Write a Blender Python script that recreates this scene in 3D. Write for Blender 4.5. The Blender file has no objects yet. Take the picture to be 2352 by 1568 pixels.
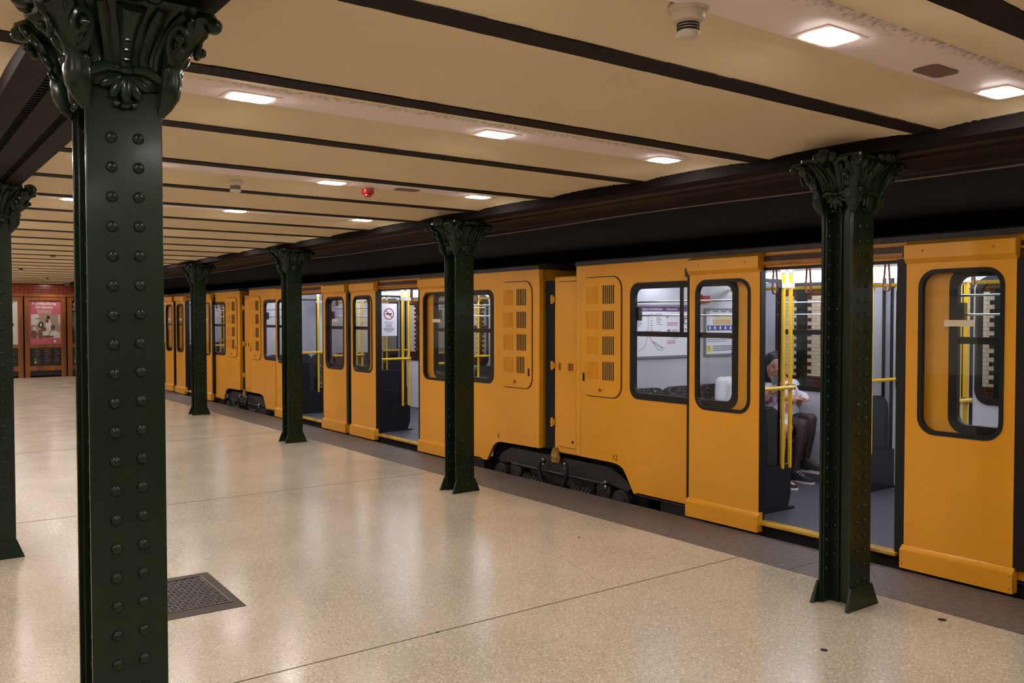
import bpy, math, random
from mathutils import Vector, Matrix
random.seed(7)
PI = math.pi
scene = bpy.context.scene
COL = scene.collection

# ------------------------------------------------------------------ materials
def lin(c):
    return tuple(((v / 255) / 12.92 if v / 255 <= .04045 else ((v / 255 + .055) / 1.055) ** 2.4) for v in c) + (1,)

def base(name):
    m = bpy.data.materials.new(name); m.use_nodes = True
    n = m.node_tree.nodes; l = m.node_tree.links
    return m, n, l, n['Principled BSDF']

def mat(name, c, rough=.5, metal=0, spec=.5, var=0, vscale=6, c2=None, bump=0, bscale=60, coat=0, stretch=None):
    m, n, l, b = base(name)
    b.inputs['Base Color'].default_value = lin(c)
    b.inputs['Roughness'].default_value = rough
    b.inputs['Metallic'].default_value = metal
    b.inputs['Specular IOR Level'].default_value = spec
    b.inputs['Coat Weight'].default_value = coat
    b.inputs['Coat Roughness'].default_value = .12
    tc = n.new('ShaderNodeTexCoord'); src = tc.outputs['Object']
    if stretch:
        mp = n.new('ShaderNodeMapping'); mp.inputs['Scale'].default_value = stretch
        l.new(src, mp.inputs[0]); src = mp.outputs[0]
    if var:
        t = n.new('ShaderNodeTexNoise'); t.inputs['Scale'].default_value = vscale; t.inputs['Detail'].default_value = 5
        l.new(src, t.inputs['Vector'])
        r = n.new('ShaderNodeValToRGB'); r.color_ramp.elements[0].position = .3; r.color_ramp.elements[1].position = .72
        d = c2 or tuple(max(0, v * (1 - var)) for v in c)
        r.color_ramp.elements[0].color = lin(d); r.color_ramp.elements[1].color = lin(c)
        l.new(t.outputs['Fac'], r.inputs[0]); l.new(r.outputs[0], b.inputs['Base Color'])
    if bump:
        t2 = n.new('ShaderNodeTexNoise'); t2.inputs['Scale'].default_value = bscale; t2.inputs['Detail'].default_value = 4
        l.new(src, t2.inputs['Vector'])
        bp = n.new('ShaderNodeBump'); bp.inputs['Strength'].default_value = bump; bp.inputs['Distance'].default_value = .01
        l.new(t2.outputs['Fac'], bp.inputs['Height']); l.new(bp.outputs[0], b.inputs['Normal'])
    return m

def emit(name, c, s):
    m, n, l, b = base(name)
    b.inputs['Base Color'].default_value = lin(c)
    b.inputs['Emission Color'].default_value = lin(c); b.inputs['Emission Strength'].default_value = s
    return m

def glass(name, tint=(246, 249, 249), refl=1.0):
    m = bpy.data.materials.new(name); m.use_nodes = True
    n = m.node_tree.nodes; l = m.node_tree.links; n.clear()
    o = n.new('ShaderNodeOutputMaterial'); t = n.new('ShaderNodeBsdfTransparent'); g = n.new('ShaderNodeBsdfGlossy')
    t.inputs[0].default_value = lin(tint); g.inputs['Roughness'].default_value = .02
    lw = n.new('ShaderNodeLayerWeight'); pw = n.new('ShaderNodeMath'); pw.operation = 'POWER'; pw.inputs[1].default_value = 5
    l.new(lw.outputs['Facing'], pw.inputs[0]); f = n.new('ShaderNodeMath'); f.operation = 'MULTIPLY_ADD'; f.inputs[1].default_value = .85; f.inputs[2].default_value = .05
    lw.inputs[0].default_value = .5; l.new(pw.outputs[0], f.inputs[0])
    mx = n.new('ShaderNodeMixShader'); l.new(f.outputs[0], mx.inputs[0]); l.new(t.outputs[0], mx.inputs[1]); l.new(g.outputs[0], mx.inputs[2])
    l.new(mx.outputs[0], o.inputs[0])
    return m

def terrazzo(name, c, darks, lights, rough):
    m, n, l, b = base(name)
    mp = n.new('ShaderNodeMapping'); mp.inputs['Location'].default_value = (.137, .211, .3713); t0 = n.new('ShaderNodeTexCoord'); l.new(t0.outputs['Object'], mp.inputs[0])
    class tc: outputs = {'Object': mp.outputs[0]}
    ns = n.new('ShaderNodeTexNoise'); ns.inputs['Scale'].default_value = 1.1; ns.inputs['Detail'].default_value = 6
    l.new(tc.outputs['Object'], ns.inputs['Vector'])
    r = n.new('ShaderNodeValToRGB'); r.color_ramp.elements[0].position = .25; r.color_ramp.elements[1].position = .75
    r.color_ramp.elements[0].color = lin(tuple(v * .9 for v in c)); r.color_ramp.elements[1].color = lin(c)
    l.new(ns.outputs['Fac'], r.inputs[0])
    cur = r.outputs[0]
    for k, (cc, sc, th) in enumerate([(darks, 62, .17), (lights, 85, .20), (tuple(v * .78 for v in c), 74, .22), (tuple(min(255, v * 1.12) for v in c), 50, .3)]):
        v = n.new('ShaderNodeTexVoronoi'); v.inputs['Scale'].default_value = sc
        l.new(tc.outputs['Object'], v.inputs['Vector'])
        rr = n.new('ShaderNodeValToRGB'); rr.color_ramp.elements[0].position = th; rr.color_ramp.elements[1].position = th + .09
        rr.color_ramp.elements[0].color = (1, 1, 1, 1); rr.color_ramp.elements[1].color = (0, 0, 0, 1)
        l.new(v.outputs['Distance'], rr.inputs[0])
        # only some of the cells carry a chip
        w = n.new('ShaderNodeSeparateColor'); l.new(v.outputs['Color'], w.inputs[0])
        g = n.new('ShaderNodeMath'); g.operation = 'GREATER_THAN'; g.inputs[1].default_value = .48; l.new(w.outputs[k % 3], g.inputs[0])
        mu = n.new('ShaderNodeMath'); mu.operation = 'MULTIPLY'; l.new(rr.outputs[0], mu.inputs[0]); l.new(g.outputs[0], mu.inputs[1])
        mu2 = n.new('ShaderNodeMath'); mu2.operation = 'MULTIPLY'; mu2.inputs[1].default_value = .75; l.new(mu.outputs[0], mu2.inputs[0])
        mx = n.new('ShaderNodeMixRGB'); l.new(mu2.outputs[0], mx.inputs[0]); l.new(cur, mx.inputs[1]); mx.inputs[2].default_value = lin(cc)
        cur = mx.outputs[0]
    l.new(cur, b.inputs['Base Color'])
    n3 = n.new('ShaderNodeTexNoise'); n3.inputs['Scale'].default_value = 2.2; n3.inputs['Detail'].default_value = 6
    l.new(tc.outputs['Object'], n3.inputs['Vector'])
    mr = n.new('ShaderNodeMapRange'); mr.inputs[3].default_value = rough - .07; mr.inputs[4].default_value = rough + .1
    l.new(n3.outputs['Fac'], mr.inputs[0]); l.new(mr.outputs[0], b.inputs['Roughness'])
    n4 = n.new('ShaderNodeTexNoise'); n4.inputs['Scale'].default_value = 5; n4.inputs['Detail'].default_value = 2
    l.new(tc.outputs['Object'], n4.inputs['Vector'])
    bp = n.new('ShaderNodeBump'); bp.inputs['Strength'].default_value = .12; bp.inputs['Distance'].default_value = .01
    l.new(n4.outputs['Fac'], bp.inputs['Height']); l.new(bp.outputs[0], b.inputs['Normal'])
    return m

def tiles(name, c1, c2, mortar, w, h, rough=.15, axis='yz', dado=None, teeth=None):
    """glazed brick tiles on a vertical wall; optional dark dado below z and dark toothed pilasters along y"""
    m, n, l, b = base(name)
    g = n.new('ShaderNodeNewGeometry'); s = n.new('ShaderNodeSeparateXYZ'); l.new(g.outputs['Position'], s.inputs[0])
    cb = n.new('ShaderNodeCombineXYZ'); l.new(s.outputs['Y' if axis == 'yz' else 'X'], cb.inputs[0]); l.new(s.outputs['Z'], cb.inputs[1])
    br = n.new('ShaderNodeTexBrick'); l.new(cb.outputs[0], br.inputs['Vector'])
    br.inputs['Scale'].default_value = 1; br.inputs['Brick Width'].default_value = w; br.inputs['Row Height'].default_value = h
    br.inputs['Mortar Size'].default_value = .0022; br.inputs['Color1'].default_value = lin(c1); br.inputs['Color2'].default_value = lin(c2)
    br.inputs['Mortar'].default_value = lin(mortar); br.offset = .5
    out = br.outputs['Color']
    if dado:
        zz, dc1, dc2, period, off, half = dado
        b2 = n.new('ShaderNodeTexBrick'); l.new(cb.outputs[0], b2.inputs['Vector'])
        b2.inputs['Scale'].default_value = 1; b2.inputs['Brick Width'].default_value = w; b2.inputs['Row Height'].default_value = h
        b2.inputs['Mortar Size'].default_value = .0022; b2.inputs['Color1'].default_value = lin(dc1); b2.inputs['Color2'].default_value = lin(dc2)
        b2.inputs['Mortar'].default_value = lin((120, 105, 95))
        def M(op, a, bb=None):
            x = n.new('ShaderNodeMath'); x.operation = op
            for i, v in enumerate((a, bb)):
                if v is None: continue
                if isinstance(v, (int, float)): x.inputs[i].default_value = v
                else: l.new(v, x.inputs[i])
            return x.outputs[0]
        low = M('LESS_THAN', s.outputs['Z'], zz)
        hi = M('GREATER_THAN', s.outputs['Z'], zz + 1.27)
        hi2 = M('LESS_THAN', s.outputs['Z'], zz + 1.27 + 2 * h)
        band = M('MULTIPLY', hi, hi2)
        row = M('FLOOR', M('DIVIDE', s.outputs['Z'], h))
        odd = M('MODULO', M('ABSOLUTE', row), 2.0)
        hw = M('ADD', half - w * .25, M('MULTIPLY', odd, w * .5))
        yy = M('SUBTRACT', M('MODULO', M('ADD', M('SUBTRACT', s.outputs['Y'], off), period * 20.5), period), period / 2)
        pil = M('LESS_THAN', M('ABSOLUTE', yy), hw)
        k = M('MAXIMUM', M('MAXIMUM', low, band), pil)
        mx = n.new('ShaderNodeMixRGB'); l.new(k, mx.inputs[0]); l.new(out, mx.inputs[1]); l.new(b2.outputs['Color'], mx.inputs[2]); out = mx.outputs[0]
    l.new(out, b.inputs['Base Color']); b.inputs['Roughness'].default_value = rough
    bp = n.new('ShaderNodeBump'); bp.inputs['Strength'].default_value = .4; bp.inputs['Distance'].default_value = .003; bp.invert = True
    l.new(br.outputs['Fac'], bp.inputs['Height']); l.new(bp.outputs[0], b.inputs['Normal'])
    return m

def fabric(name):
    m, n, l, b = base(name)
    tc = n.new('ShaderNodeTexCoord')
    ns = n.new('ShaderNodeTexNoise'); ns.inputs['Scale'].default_value = 7; ns.inputs['Detail'].default_value = 1
    l.new(tc.outputs['Object'], ns.inputs['Vector'])
    w = n.new('ShaderNodeMath'); w.operation = 'PINGPONG'; w.inputs[1].default_value = .06; l.new(ns.outputs['Fac'], w.inputs[0])
    r = n.new('ShaderNodeValToRGB'); r.color_ramp.elements[0].position = .0; r.color_ramp.elements[1].position = .006
    r.color_ramp.elements[0].color = lin((170, 165, 150)); r.color_ramp.elements[1].color = lin((58, 54, 56))
    l.new(w.outputs[0], r.inputs[0]); l.new(r.outputs[0], b.inputs['Base Color']); b.inputs['Roughness'].default_value = .9
    return m

def floral(name):
    m, n, l, b = base(name)
    tc = n.new('ShaderNodeTexCoord'); cur = None
    prev = lin((225, 222, 232))
    for sc, c, th in ((13, (190, 110, 165), .56), (24, (60, 45, 80), .66), (30, (205, 150, 190), .62)):
        t = n.new('ShaderNodeTexNoise'); t.inputs['Scale'].default_value = sc; t.inputs['Detail'].default_value = 3; l.new(tc.outputs['Object'], t.inputs['Vector'])
        g = n.new('ShaderNodeMath'); g.operation = 'GREATER_THAN'; g.inputs[1].default_value = th; l.new(t.outputs['Fac'], g.inputs[0])
        mx = n.new('ShaderNodeMixRGB'); l.new(g.outputs[0], mx.inputs[0]); mx.inputs[2].default_value = lin(c)
        if cur is None: mx.inputs[1].default_value = prev
        else: l.new(cur, mx.inputs[1])
        cur = mx.outputs[0]
    l.new(cur, b.inputs['Base Color']); b.inputs['Roughness'].default_value = .8
    return m

def grimy(name):
    """off-white sheet with soot speckled along the edge next to the beam"""
    m, n, l, b = base(name); tc = n.new('ShaderNodeTexCoord'); s = n.new('ShaderNodeSeparateXYZ'); l.new(tc.outputs['Object'], s.inputs[0])
    t = n.new('ShaderNodeTexNoise'); t.inputs['Scale'].default_value = 34; t.inputs['Detail'].default_value = 8; t.inputs['Roughness'].default_value = .65; l.new(tc.outputs['Object'], t.inputs['Vector'])
    mr = n.new('ShaderNodeMapRange'); mr.inputs[1].default_value = -.10; mr.inputs[2].default_value = -.215; mr.inputs[3].default_value = 0; mr.inputs[4].default_value = .36; l.new(s.outputs['Y'], mr.inputs[0])
    a = n.new('ShaderNodeMath'); a.operation = 'ADD'; l.new(mr.outputs[0], a.inputs[0]); l.new(t.outputs['Fac'], a.inputs[1])
    r = n.new('ShaderNodeValToRGB'); r.color_ramp.elements[0].position = .66; r.color_ramp.elements[1].position = 1.0
    r.color_ramp.elements[0].color = lin((236, 219, 215)); r.color_ramp.elements[1].color = lin((96, 78, 66)); l.new(a.outputs[0], r.inputs[0])
    l.new(r.outputs[0], b.inputs['Base Color']); b.inputs['Roughness'].default_value = .6
    return m

MT = dict(
    orange=mat('orange_paint', (228, 158, 30), .34, spec=.5, var=.04, vscale=1.5, coat=.15),
    orange_deep=mat('rail_orange', (184, 116, 32), .4, var=.35, vscale=30, stretch=(1, .15, 3)),
    rubber=mat('black_rubber', (19, 16, 15), .5, spec=.35),
    black=mat('black_plastic', (20, 20, 22), .35),
    seat_shell=mat('seat_shell_grey', (66, 66, 72), .4),
    kick=mat('dark_kick_panel', (24, 24, 28), .35, var=.2, vscale=20),
    roofgrey=mat('roof_grey', (60, 57, 58), .6, var=.2, vscale=5),
    green=mat('green_gloss_paint', (24, 38, 23), .24, spec=.27, var=.14, vscale=9, bump=.05, bscale=25, coat=.1),
    beam=mat('dark_brown_paint', (26, 18, 14), .7, spec=.2, var=.3, vscale=5, bump=.2, bscale=18),
    fascia=mat('fascia_black', (22, 16, 14), .9, spec=.15),
    soffit=mat('soffit_brown', (52, 36, 30), .6, var=.3, vscale=3),
    cream=mat('cream_plaster', (226, 205, 167), .75, var=.03, vscale=1.2, bump=.08, bscale=7),
    raft=grimy('raft_offwhite'),
    lamp=emit('lamp_diffuser', (255, 247, 242), 128),
    train_lamp=emit('train_lamp', (238, 242, 255), 9),
    floor=terrazzo('terrazzo_beige', (194, 181, 160), (70, 52, 44), (232, 222, 205), .20),
    kerb=mat('granite_edge', (114, 104, 98), .5, var=.3, vscale=26, bump=.35, bscale=50),
    joint=mat('floor_joint', (78, 62, 50), .8),
    trackbed=mat('sooty_track_bed', (20, 17, 15), .95, var=.5, vscale=8, bump=.6),
    soot=mat('sooty_tunnel', (15, 12, 11), .95),
    rail_steel=mat('rail_steel', (95, 88, 82), .35, metal=.9),
    wallfar=tiles('glazed_tiles', (232, 224, 210), (224, 214, 198), (128, 116, 106), .15, .0585, .12, 'yz', (.72, (66, 30, 22), (84, 38, 27), 3.05, 8.49, .125)),
    wallback=tiles('red_glazed_brick', (150, 62, 36), (126, 50, 30), (200, 170, 150), .22, .075, .2, 'xz'),
    wood=mat('varnished_wood', (150, 86, 34), .35, var=.35, vscale=8, stretch=(1, 1, .12), coat=.3),
    wood_lt=mat('pale_wood', (165, 118, 66), .45, var=.2, vscale=10, stretch=(1, 1, .12)),
    white=mat('white_laminate', (200, 199, 206), .4, var=.03, vscale=3),
    white_ceiling=mat('white_ceiling_panel', (225, 226, 232), .5),
    greyp=mat('grey_trim', (120, 122, 130), .4),
    lino=mat('grey_lino', (72, 70, 80), .5, var=.12, vscale=40),
    yellow=mat('yellow_handrail', (236, 188, 18), .3, coat=.3),
    sill=mat('yellow_sill', (214, 168, 30), .55, var=.5, vscale=14, c2=(140, 100, 20), stretch=(1, .4, 1)),
    chrome=mat('brushed_steel', (190, 190, 195), .25, metal=1),
    strap=mat('leather_strap', (120, 70, 45), .5),
    red=mat('alarm_red', (165, 26, 22), .35),
    fabric=fabric('swirl_fabric'),
    glass=glass('clear_glass'), glass_dark=glass('tinted_glass', (200, 202, 205)),
    detector=mat('ivory_plastic', (205, 192, 172), .45),
    slot=mat('dark_slot', (14, 9, 6), .8),
    iron=mat('grimy_iron', (46, 40, 38), .5, var=.4, vscale=18, bump=.3),
    grate=mat('grate_iron', (66, 56, 52), .45, metal=.3, var=.3, vscale=20),
    grate_frame=mat('grate_surround', (74, 62, 54), .7, var=.2, vscale=14),
    yellow_hook=mat('worn_yellow', (190, 140, 40), .6, var=.6, vscale=25, c2=(60, 40, 20)),
    cable=mat('grey_cable', (132, 112, 102), .6),
    paper=mat('white_paper', (226, 226, 232), .6), purple=mat('map_purple', (92, 55, 110), .5), ink=mat('ink_dark', (60, 60, 80), .6),
    inkl=mat('ink_light', (140, 140, 165), .6), blue=mat('pictogram_blue', (52, 62, 150), .5), rose=mat('ink_rose', (190, 90, 130), .6),
    tape=mat('beige_label', (216, 200, 165), .6), warn=mat('warning_yellow', (225, 205, 60), .5), salmon=mat('salmon_print', (205, 95, 85), .6),
    pink=mat('poster_pink', (205, 100, 116), .35), pwhite=mat('poster_white', (225, 215, 210), .4), pbeige=mat('poster_beige', (178, 150, 132), .4),
    pdark=mat('poster_dark', (34, 26, 32), .35), pgrey=mat('poster_grey', (120, 118, 130), .4), pbrown=mat('poster_brown', (120, 78, 66), .4),
    lips=mat('lips', (168, 92, 86), .5),
    skin=mat('skin', (205, 150, 125), .55), hair=mat('black_hair', (22, 18, 20), .45, bump=.5, bscale=80), tights=mat('sheer_black_tights', (70, 48, 46), .6, var=.3, vscale=6),
    floral=floral('floral_cloth'), tshirt=mat('white_cotton', (226, 226, 232), .85), denim=mat('dark_denim', (48, 56, 78), .85), shorts=mat('pale_shorts', (205, 208, 222), .85),
    plum=mat('plum_cloth', (110, 40, 120), .8), shoe=mat('black_canvas', (24, 24, 32), .8), sole=mat('white_rubber', (215, 205, 195), .6), phone=mat('phone_black', (18, 18, 22), .2),
    green_led=emit('green_light', (200, 235, 80), 1.0),
)

# ------------------------------------------------------------------ geometry helpers
class MB:
    def __init__(s): s.v = []; s.f = []; s.mi = []; s.cur = 0
    def add(s, vs, fs):
        o = len(s.v); s.v += [tuple(v) for v in vs]
        for f in fs: s.f.append(tuple(i + o for i in f)); s.mi.append(s.cur)
        return s
    def box(s, x0, x1, y0, y1, z0, z1):
        if x0 > x1: x0, x1 = x1, x0
        if y0 > y1: y0, y1 = y1, y0
        if z0 > z1: z0, z1 = z1, z0
        v = [(x0, y0, z0), (x1, y0, z0), (x1, y1, z0), (x0, y1, z0), (x0, y0, z1), (x1, y0, z1), (x1, y1, z1), (x0, y1, z1)]
        return s.add(v, [(0, 3, 2, 1), (4, 5, 6, 7), (0, 1, 5, 4), (1, 2, 6, 5), (2, 3, 7, 6), (3, 0, 4, 7)])
    def quad(s, a, b, c, d): return s.add([a, b, c, d], [(0, 1, 2, 3)])
    def loft(s, rings, caps=True):
        n = len(rings[0]); vs = [p for r in rings for p in r]; fs = []
        for k in range(len(rings) - 1):
            for i in range(n):
                j = (i + 1) % n
                fs.append((k * n + i, k * n + j, (k + 1) * n + j, (k + 1) * n + i))
        if caps: fs.append(tuple(range(n))[::-1]); fs.append(tuple(range((len(rings) - 1) * n, len(rings) * n)))
        return s.add(vs, fs)
    def tube(s, path, r, seg=8, flat=1.0, caps=True):
        P = [Vector(p) for p in path]; rs = r if isinstance(r, (list, tuple)) else [r] * len(P)
        rings = []; up = None
        for i, p in enumerate(P):
            t = (P[min(i + 1, len(P) - 1)] - P[max(i - 1, 0)]).normalized()
            if up is None: up = Vector((0, 0, 1)) if abs(t.z) < .9 else Vector((0, 1, 0))
            side = t.cross(up)
            if side.length < 1e-4: side = t.cross(Vector((1, 0, 0)))
            side.normalize(); up2 = side.cross(t).normalized(); up = up2
            rings.append([p + (side * math.cos(a) * flat + up2 * math.sin(a)) * rs[i] for a in [2 * PI * k / seg for k in range(seg)]])
        return s.loft(rings, caps)
    def cyl(s, p, axis, r, h, seg=16, r2=None):
        a = Vector(p); d = {'x': Vector((1, 0, 0)), 'y': Vector((0, 1, 0)), 'z': Vector((0, 0, 1))}[axis] * h
        return s.tube([a, a + d], [r, r if r2 is None else r2], seg)
    def ell(s, c, r, seg=12, rings=8, M=None):
        c = Vector(c); vs = []; fs = []
        for k in range(1, rings):
            a = PI * k / rings
            for i in range(seg):
                b = 2 * PI * i / seg; p = Vector((r[0] * math.sin(a) * math.cos(b), r[1] * math.sin(a) * math.sin(b), r[2] * math.cos(a)))
                vs.append(c + ((M @ p) if M else p))
        for q in (r[2], -r[2]):
            p = Vector((0, 0, q)); vs.append(c + ((M @ p) if M else p))
        T = len(vs) - 2; B = T + 1
        for i in range(seg):
            j = (i + 1) % seg
            fs.append((T, i, j)); fs.append((B, (rings - 2) * seg + j, (rings - 2) * seg + i))
            for k in range(rings - 2): fs.append((k * seg + i, (k + 1) * seg + i, (k + 1) * seg + j, k * seg + j))
        return s.add(vs, fs)
    def dome(s, c, n, r, h=None, seg=10):
        """rivet head: half ellipsoid on a plane through c with outward normal n"""
        n = Vector(n); c = Vector(c); u = n.orthogonal().normalized(); w = n.cross(u); h = h or r * .75
        rings = []
        for a in (0, .35, .7, 1.05, 1.35): rings.append([c + (u * math.cos(b) + w * math.sin(b)) * r * math.cos(a) + n * h * math.sin(a) for b in [2 * PI * k / seg for k in range(seg)]])
        return s.loft(rings)
    def sheet(s, loops, x0, x1, plane='yz'):
        vs, fs = flat_fill(loops, abs(x1 - x0)); xm = (x0 + x1) / 2
        if plane == 'yz': vs = [(xm + c, a, b) for a, b, c in vs]
        elif plane == 'xz': vs = [(a, xm - c, b) for a, b, c in vs]
        else: vs = [(a, b, xm + c) for a, b, c in vs]
        return s.add(vs, fs)
    def text(s, txt, size, fn, depth=.001, align='CENTER', bold=0):
        vs, fs = text_geo(txt, size, depth, align, bold); return s.add([fn(a, b, c) for a, b, c in vs], fs)
    def build(s, name, m, parent=None, origin=None, smooth=True, bevel=0):
        o0 = Vector(origin) if origin is not None else (Vector(parent['org']) if parent is not None and 'org' in parent.keys() else Vector((0, 0, 0)))
        me = bpy.data.meshes.new(name); me.from_pydata([tuple(Vector(v) - o0) for v in s.v], [], s.f)
        for mm in (m if isinstance(m, (list, tuple)) else [m]): me.materials.append(mm)
        if isinstance(m, (list, tuple)): me.polygons.foreach_set('material_index', s.mi)
        me.update()
        if smooth:
            me.shade_smooth(); me.set_sharp_from_angle(angle=math.radians(38))
        o = bpy.data.objects.new(name, me); COL.objects.link(o)
        if parent is not None: o.parent = parent; ORG[o.name] = o0
        else: o.location = o0
        o['org'] = tuple(o0)
        if bevel:
            b = o.modifiers.new('bevel', 'BEVEL'); b.width = bevel; b.segments = 2; b.limit_method = 'ANGLE'; b.angle_limit = math.radians(50)
        return o
ORG = {}
_cache = {}
def _conv(cu):
    ob = bpy.data.objects.new('tmp', cu); me = bpy.data.meshes.new_from_object(ob)
    vs = [tuple(v.co) for v in me.vertices]; fs = [tuple(p.vertices) for p in me.polygons]
    bpy.data.objects.remove(ob); bpy.data.curves.remove(cu); bpy.data.meshes.remove(me)
    return vs, fs
def flat_fill(loops, t):
    key = (str([[(round(a, 4), round(b, 4)) for a, b in L] for L in loops]), round(t, 4))
    if key in _cache: return _cache[key]
    cu = bpy.data.curves.new('tmp', 'CURVE'); cu.dimensions = '2D'; cu.fill_mode = 'BOTH'; cu.extrude = t / 2
    for L in loops:
        sp = cu.splines.new('POLY'); sp.points.add(len(L) - 1); sp.use_cyclic_u = True
        for i, (a, b) in enumerate(L): sp.points[i].co = (a, b, 0, 1)
    _cache[key] = _conv(cu); return _cache[key]
def text_geo(txt, size, depth, align, bold=0):
    key = ('T', txt, size, depth, align, bold)
    if key in _cache: return _cache[key]
    cu = bpy.data.curves.new('tmp', 'FONT'); cu.body = txt; cu.size = size; cu.extrude = depth / 2; cu.align_x = align; cu.align_y = 'CENTER'; cu.offset = bold; cu.resolution_u = 3
    _cache[key] = _conv(cu); return _cache[key]
def rr(a0, a1, b0, b1, r, seg=6):
    """rounded rectangle loop"""
    if not isinstance(r, (list, tuple)): r = [r] * 4
    out = []
    for (cx, cy, q, rad) in ((a1, b1, 0, r[0]), (a0, b1, 1, r[1]), (a0, b0, 2, r[2]), (a1, b0, 3, r[3])):
        sx = -1 if q in (0, 3) else 1; sy = -1 if q in (0, 1) else 1
        if rad < 1e-4: out.append((cx, cy)); continue
        for k in range(seg + 1):
            a = PI / 2 * q + PI / 2 * k / seg
            out.append((cx + sx * rad + rad * math.cos(a), cy + sy * rad + rad * math.sin(a)))
    return out

def empty(name, loc):
    o = bpy.data.objects.new(name, None); COL.objects.link(o); o.location = loc; o.empty_display_size = .1; o['org'] = tuple(loc); return o
def tag(o, label=None, cat=None, group=None, kind=None):
    if label: o['label'] = label
    if cat: o['category'] = cat
    if group: o['group'] = group
    if kind: o['kind'] = kind
    return o
def thing(name, loc, label, cat, group=None): return tag(empty(name, loc), label, cat, group)
def struct(name, mb, m, **k):
    o = mb.build(name, m, **k); o['kind'] = 'structure'; return o
def copy_tree(o, loc=None, parent=None):
    c = o.copy(); COL.objects.link(c)
    if parent is not None: c.parent = parent
    if loc is not None: c.location = loc
    for ch in list(o.children): copy_tree(ch, parent=c)
    return c

# ------------------------------------------------------------------ station shell
YB0, YB1 = -6.0, 27.3            # station ends
EDGE = 5.40                      # platform edge
# floor with its joints
fl = MB(); fl.box(-3.3, 4.80, YB0, YB1, -.12, 0)
floor = struct('floor', fl, MT['floor'], smooth=False)
j = MB()
for y in (-3.6, .15, 3.89, 7.98, 12.1, 16.2, 20.3, 24.4):
    j.box(-3.3, 4.8, y - .0035, y + .0035, -.002, .0012)
j.build('floor_joint', MT['joint'], floor, smooth=False)
cr = MB()     # the two hairline cracks
for pts in ([(3.79, 6.15), (3.73, 5.7), (3.8, 5.1), (3.78, 4.5), (3.62, 3.95)],):
    for (xa, ya), (xb, yb) in zip(pts, pts[1:]):
        n = 6
        prev = (xa, ya)
        for k in range(1, n + 1):
            q = (xa + (xb - xa) * k / n + random.uniform(-.015, .015) * (k < n), ya + (yb - ya) * k / n)
            cr.quad((prev[0] - .0012, prev[1], .0006), (prev[0] + .0012, prev[1], .0006), (q[0] + .0012, q[1], .0006), (q[0] - .0012, q[1], .0006)); prev = q
cr.build('floor_crack', MT['joint'], floor, smooth=False)
kb = MB()
y = YB0
while y < YB1:
    kb.box(4.806, EDGE, y + .003, min(y + 1.9, YB1) - .003, -.14, 0); y += 1.9
struct('trim_1', kb, MT['kerb'], smooth=False)
fb = MB(); fb.box(4.7, EDGE - .04, YB0, 45, -1.0, -.141)
struct('wall_trackside', fb, MT['soot'], smooth=False)
tb = MB(); tb.box(4.7, 10.6, YB0, 45, -1.1, -.95)
bed = struct('floor', tb, MT['trackbed'], smooth=False)
rl = MB()
for x in (5.83, 7.27, 8.6, 10.0):
    rl.box(x - .035, x + .035, YB0, 45, -.83, -.79); rl.box(x - .01, x + .01, YB0, 45, -.93, -.83); rl.box(x - .06, x + .06, YB0, 45, -.95, -.93)
rl.build('track_rail', MT['rail_steel'], bed, smooth=False)
# opposite platform and tiled wall
op = MB(); op.box(10.5, 12.2, YB0, 45, -1, 0)
struct('floor', op, MT['floor'], smooth=False)
wr = MB(); wr.box(12.0, 12.2, YB0, 45, 0, 2.9)
struct('wall_right', wr, MT['wallfar'], smooth=False)
wl = MB(); wl.box(-3.4, -3.25, YB0, YB1, 0, 2.9)
struct('wall_left', wl, MT['wallfar'], smooth=False)
wb = MB(); wb.box(-3.4, 5.2, YB1 + .35, YB1 + .5, -.1, 2.9)
struct('wall_back', wb, MT['wallback'], smooth=False)
wf = MB(); wf.box(-3.4, 12.2, YB0 - .2, YB0, -1.1, 2.95)
struct('wall_front', wf, MT['wallfar'], smooth=False)
we = MB(); we.box(5.2, 12.2, 45, 45.2, -1.1, 2.95)
struct('wall_tunnel', we, MT['soot'], smooth=False)
og = MB(); og.box(10.3, 10.75, YB0, 45, 2.42, 2.87)  # added to block the opposite platform's lamps and keep the tunnel ceiling dark
tag(og.build('girder', MT['fascia'], smooth=False), 'dark girder added along the opposite platform, hiding its lamps beyond the train roof', 'girder')
tc = MB(); tc.box(5.2, 12.2, YB0, 45, 2.86, 2.95); tc.box(5.15, 5.2, YB1, 45, -1, 2.95)
ceil2 = struct('ceiling', tc, MT['soot'], smooth=False)
fl2 = MB(); fl2.box(-3.4, 4.9, YB1, YB1 + .5, -.12, 0); struct('floor', fl2, MT['floor'], smooth=False)

# vaulted ceiling: shallow domed bays between dark beams
BP = 1.043; BY0 = 2.375        # beam pitch and a beam centre
NB0, NB1 = -8, 25
def bays(x0, x1, name):
    m = MB(); nx = 44; ny = 12
    for n in range(NB0, NB1 - 1):
        ya = BY0 + n * BP; L = x1 - x0
        xs = []
        for i in range(nx + 1):
            t = i / nx; xs.append(x0 + L * (.5 - .5 * math.cos(PI * t)))
        vs = []; fs = []
        for i, x in enumerate(xs):
            s_ = min(x - x0, x1 - x); q = min(1, max(0, s_) / .55); g = math.sqrt(max(0, 1 - (1 - q) ** 2))
            for k in range(ny + 1):
                v = .5 - .5 * math.cos(PI * k / ny); w = abs(2 * v - 1)
                vs.append((x, ya + v * BP, 2.601 + .074 * max(0, 1 - (w * 1.12) ** 2) * g))
        for i in range(nx):
            for k in range(ny):
                a = i * (ny + 1) + k; fs.append((a, a + 1, a + ny + 2, a + ny + 1))
        m.add(vs, fs)
    return m
cm = bays(.82, 4.42, 'c'); cm2 = bays(-3.25, .46, 'c')
cm.add(cm2.v, cm2.f)
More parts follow.
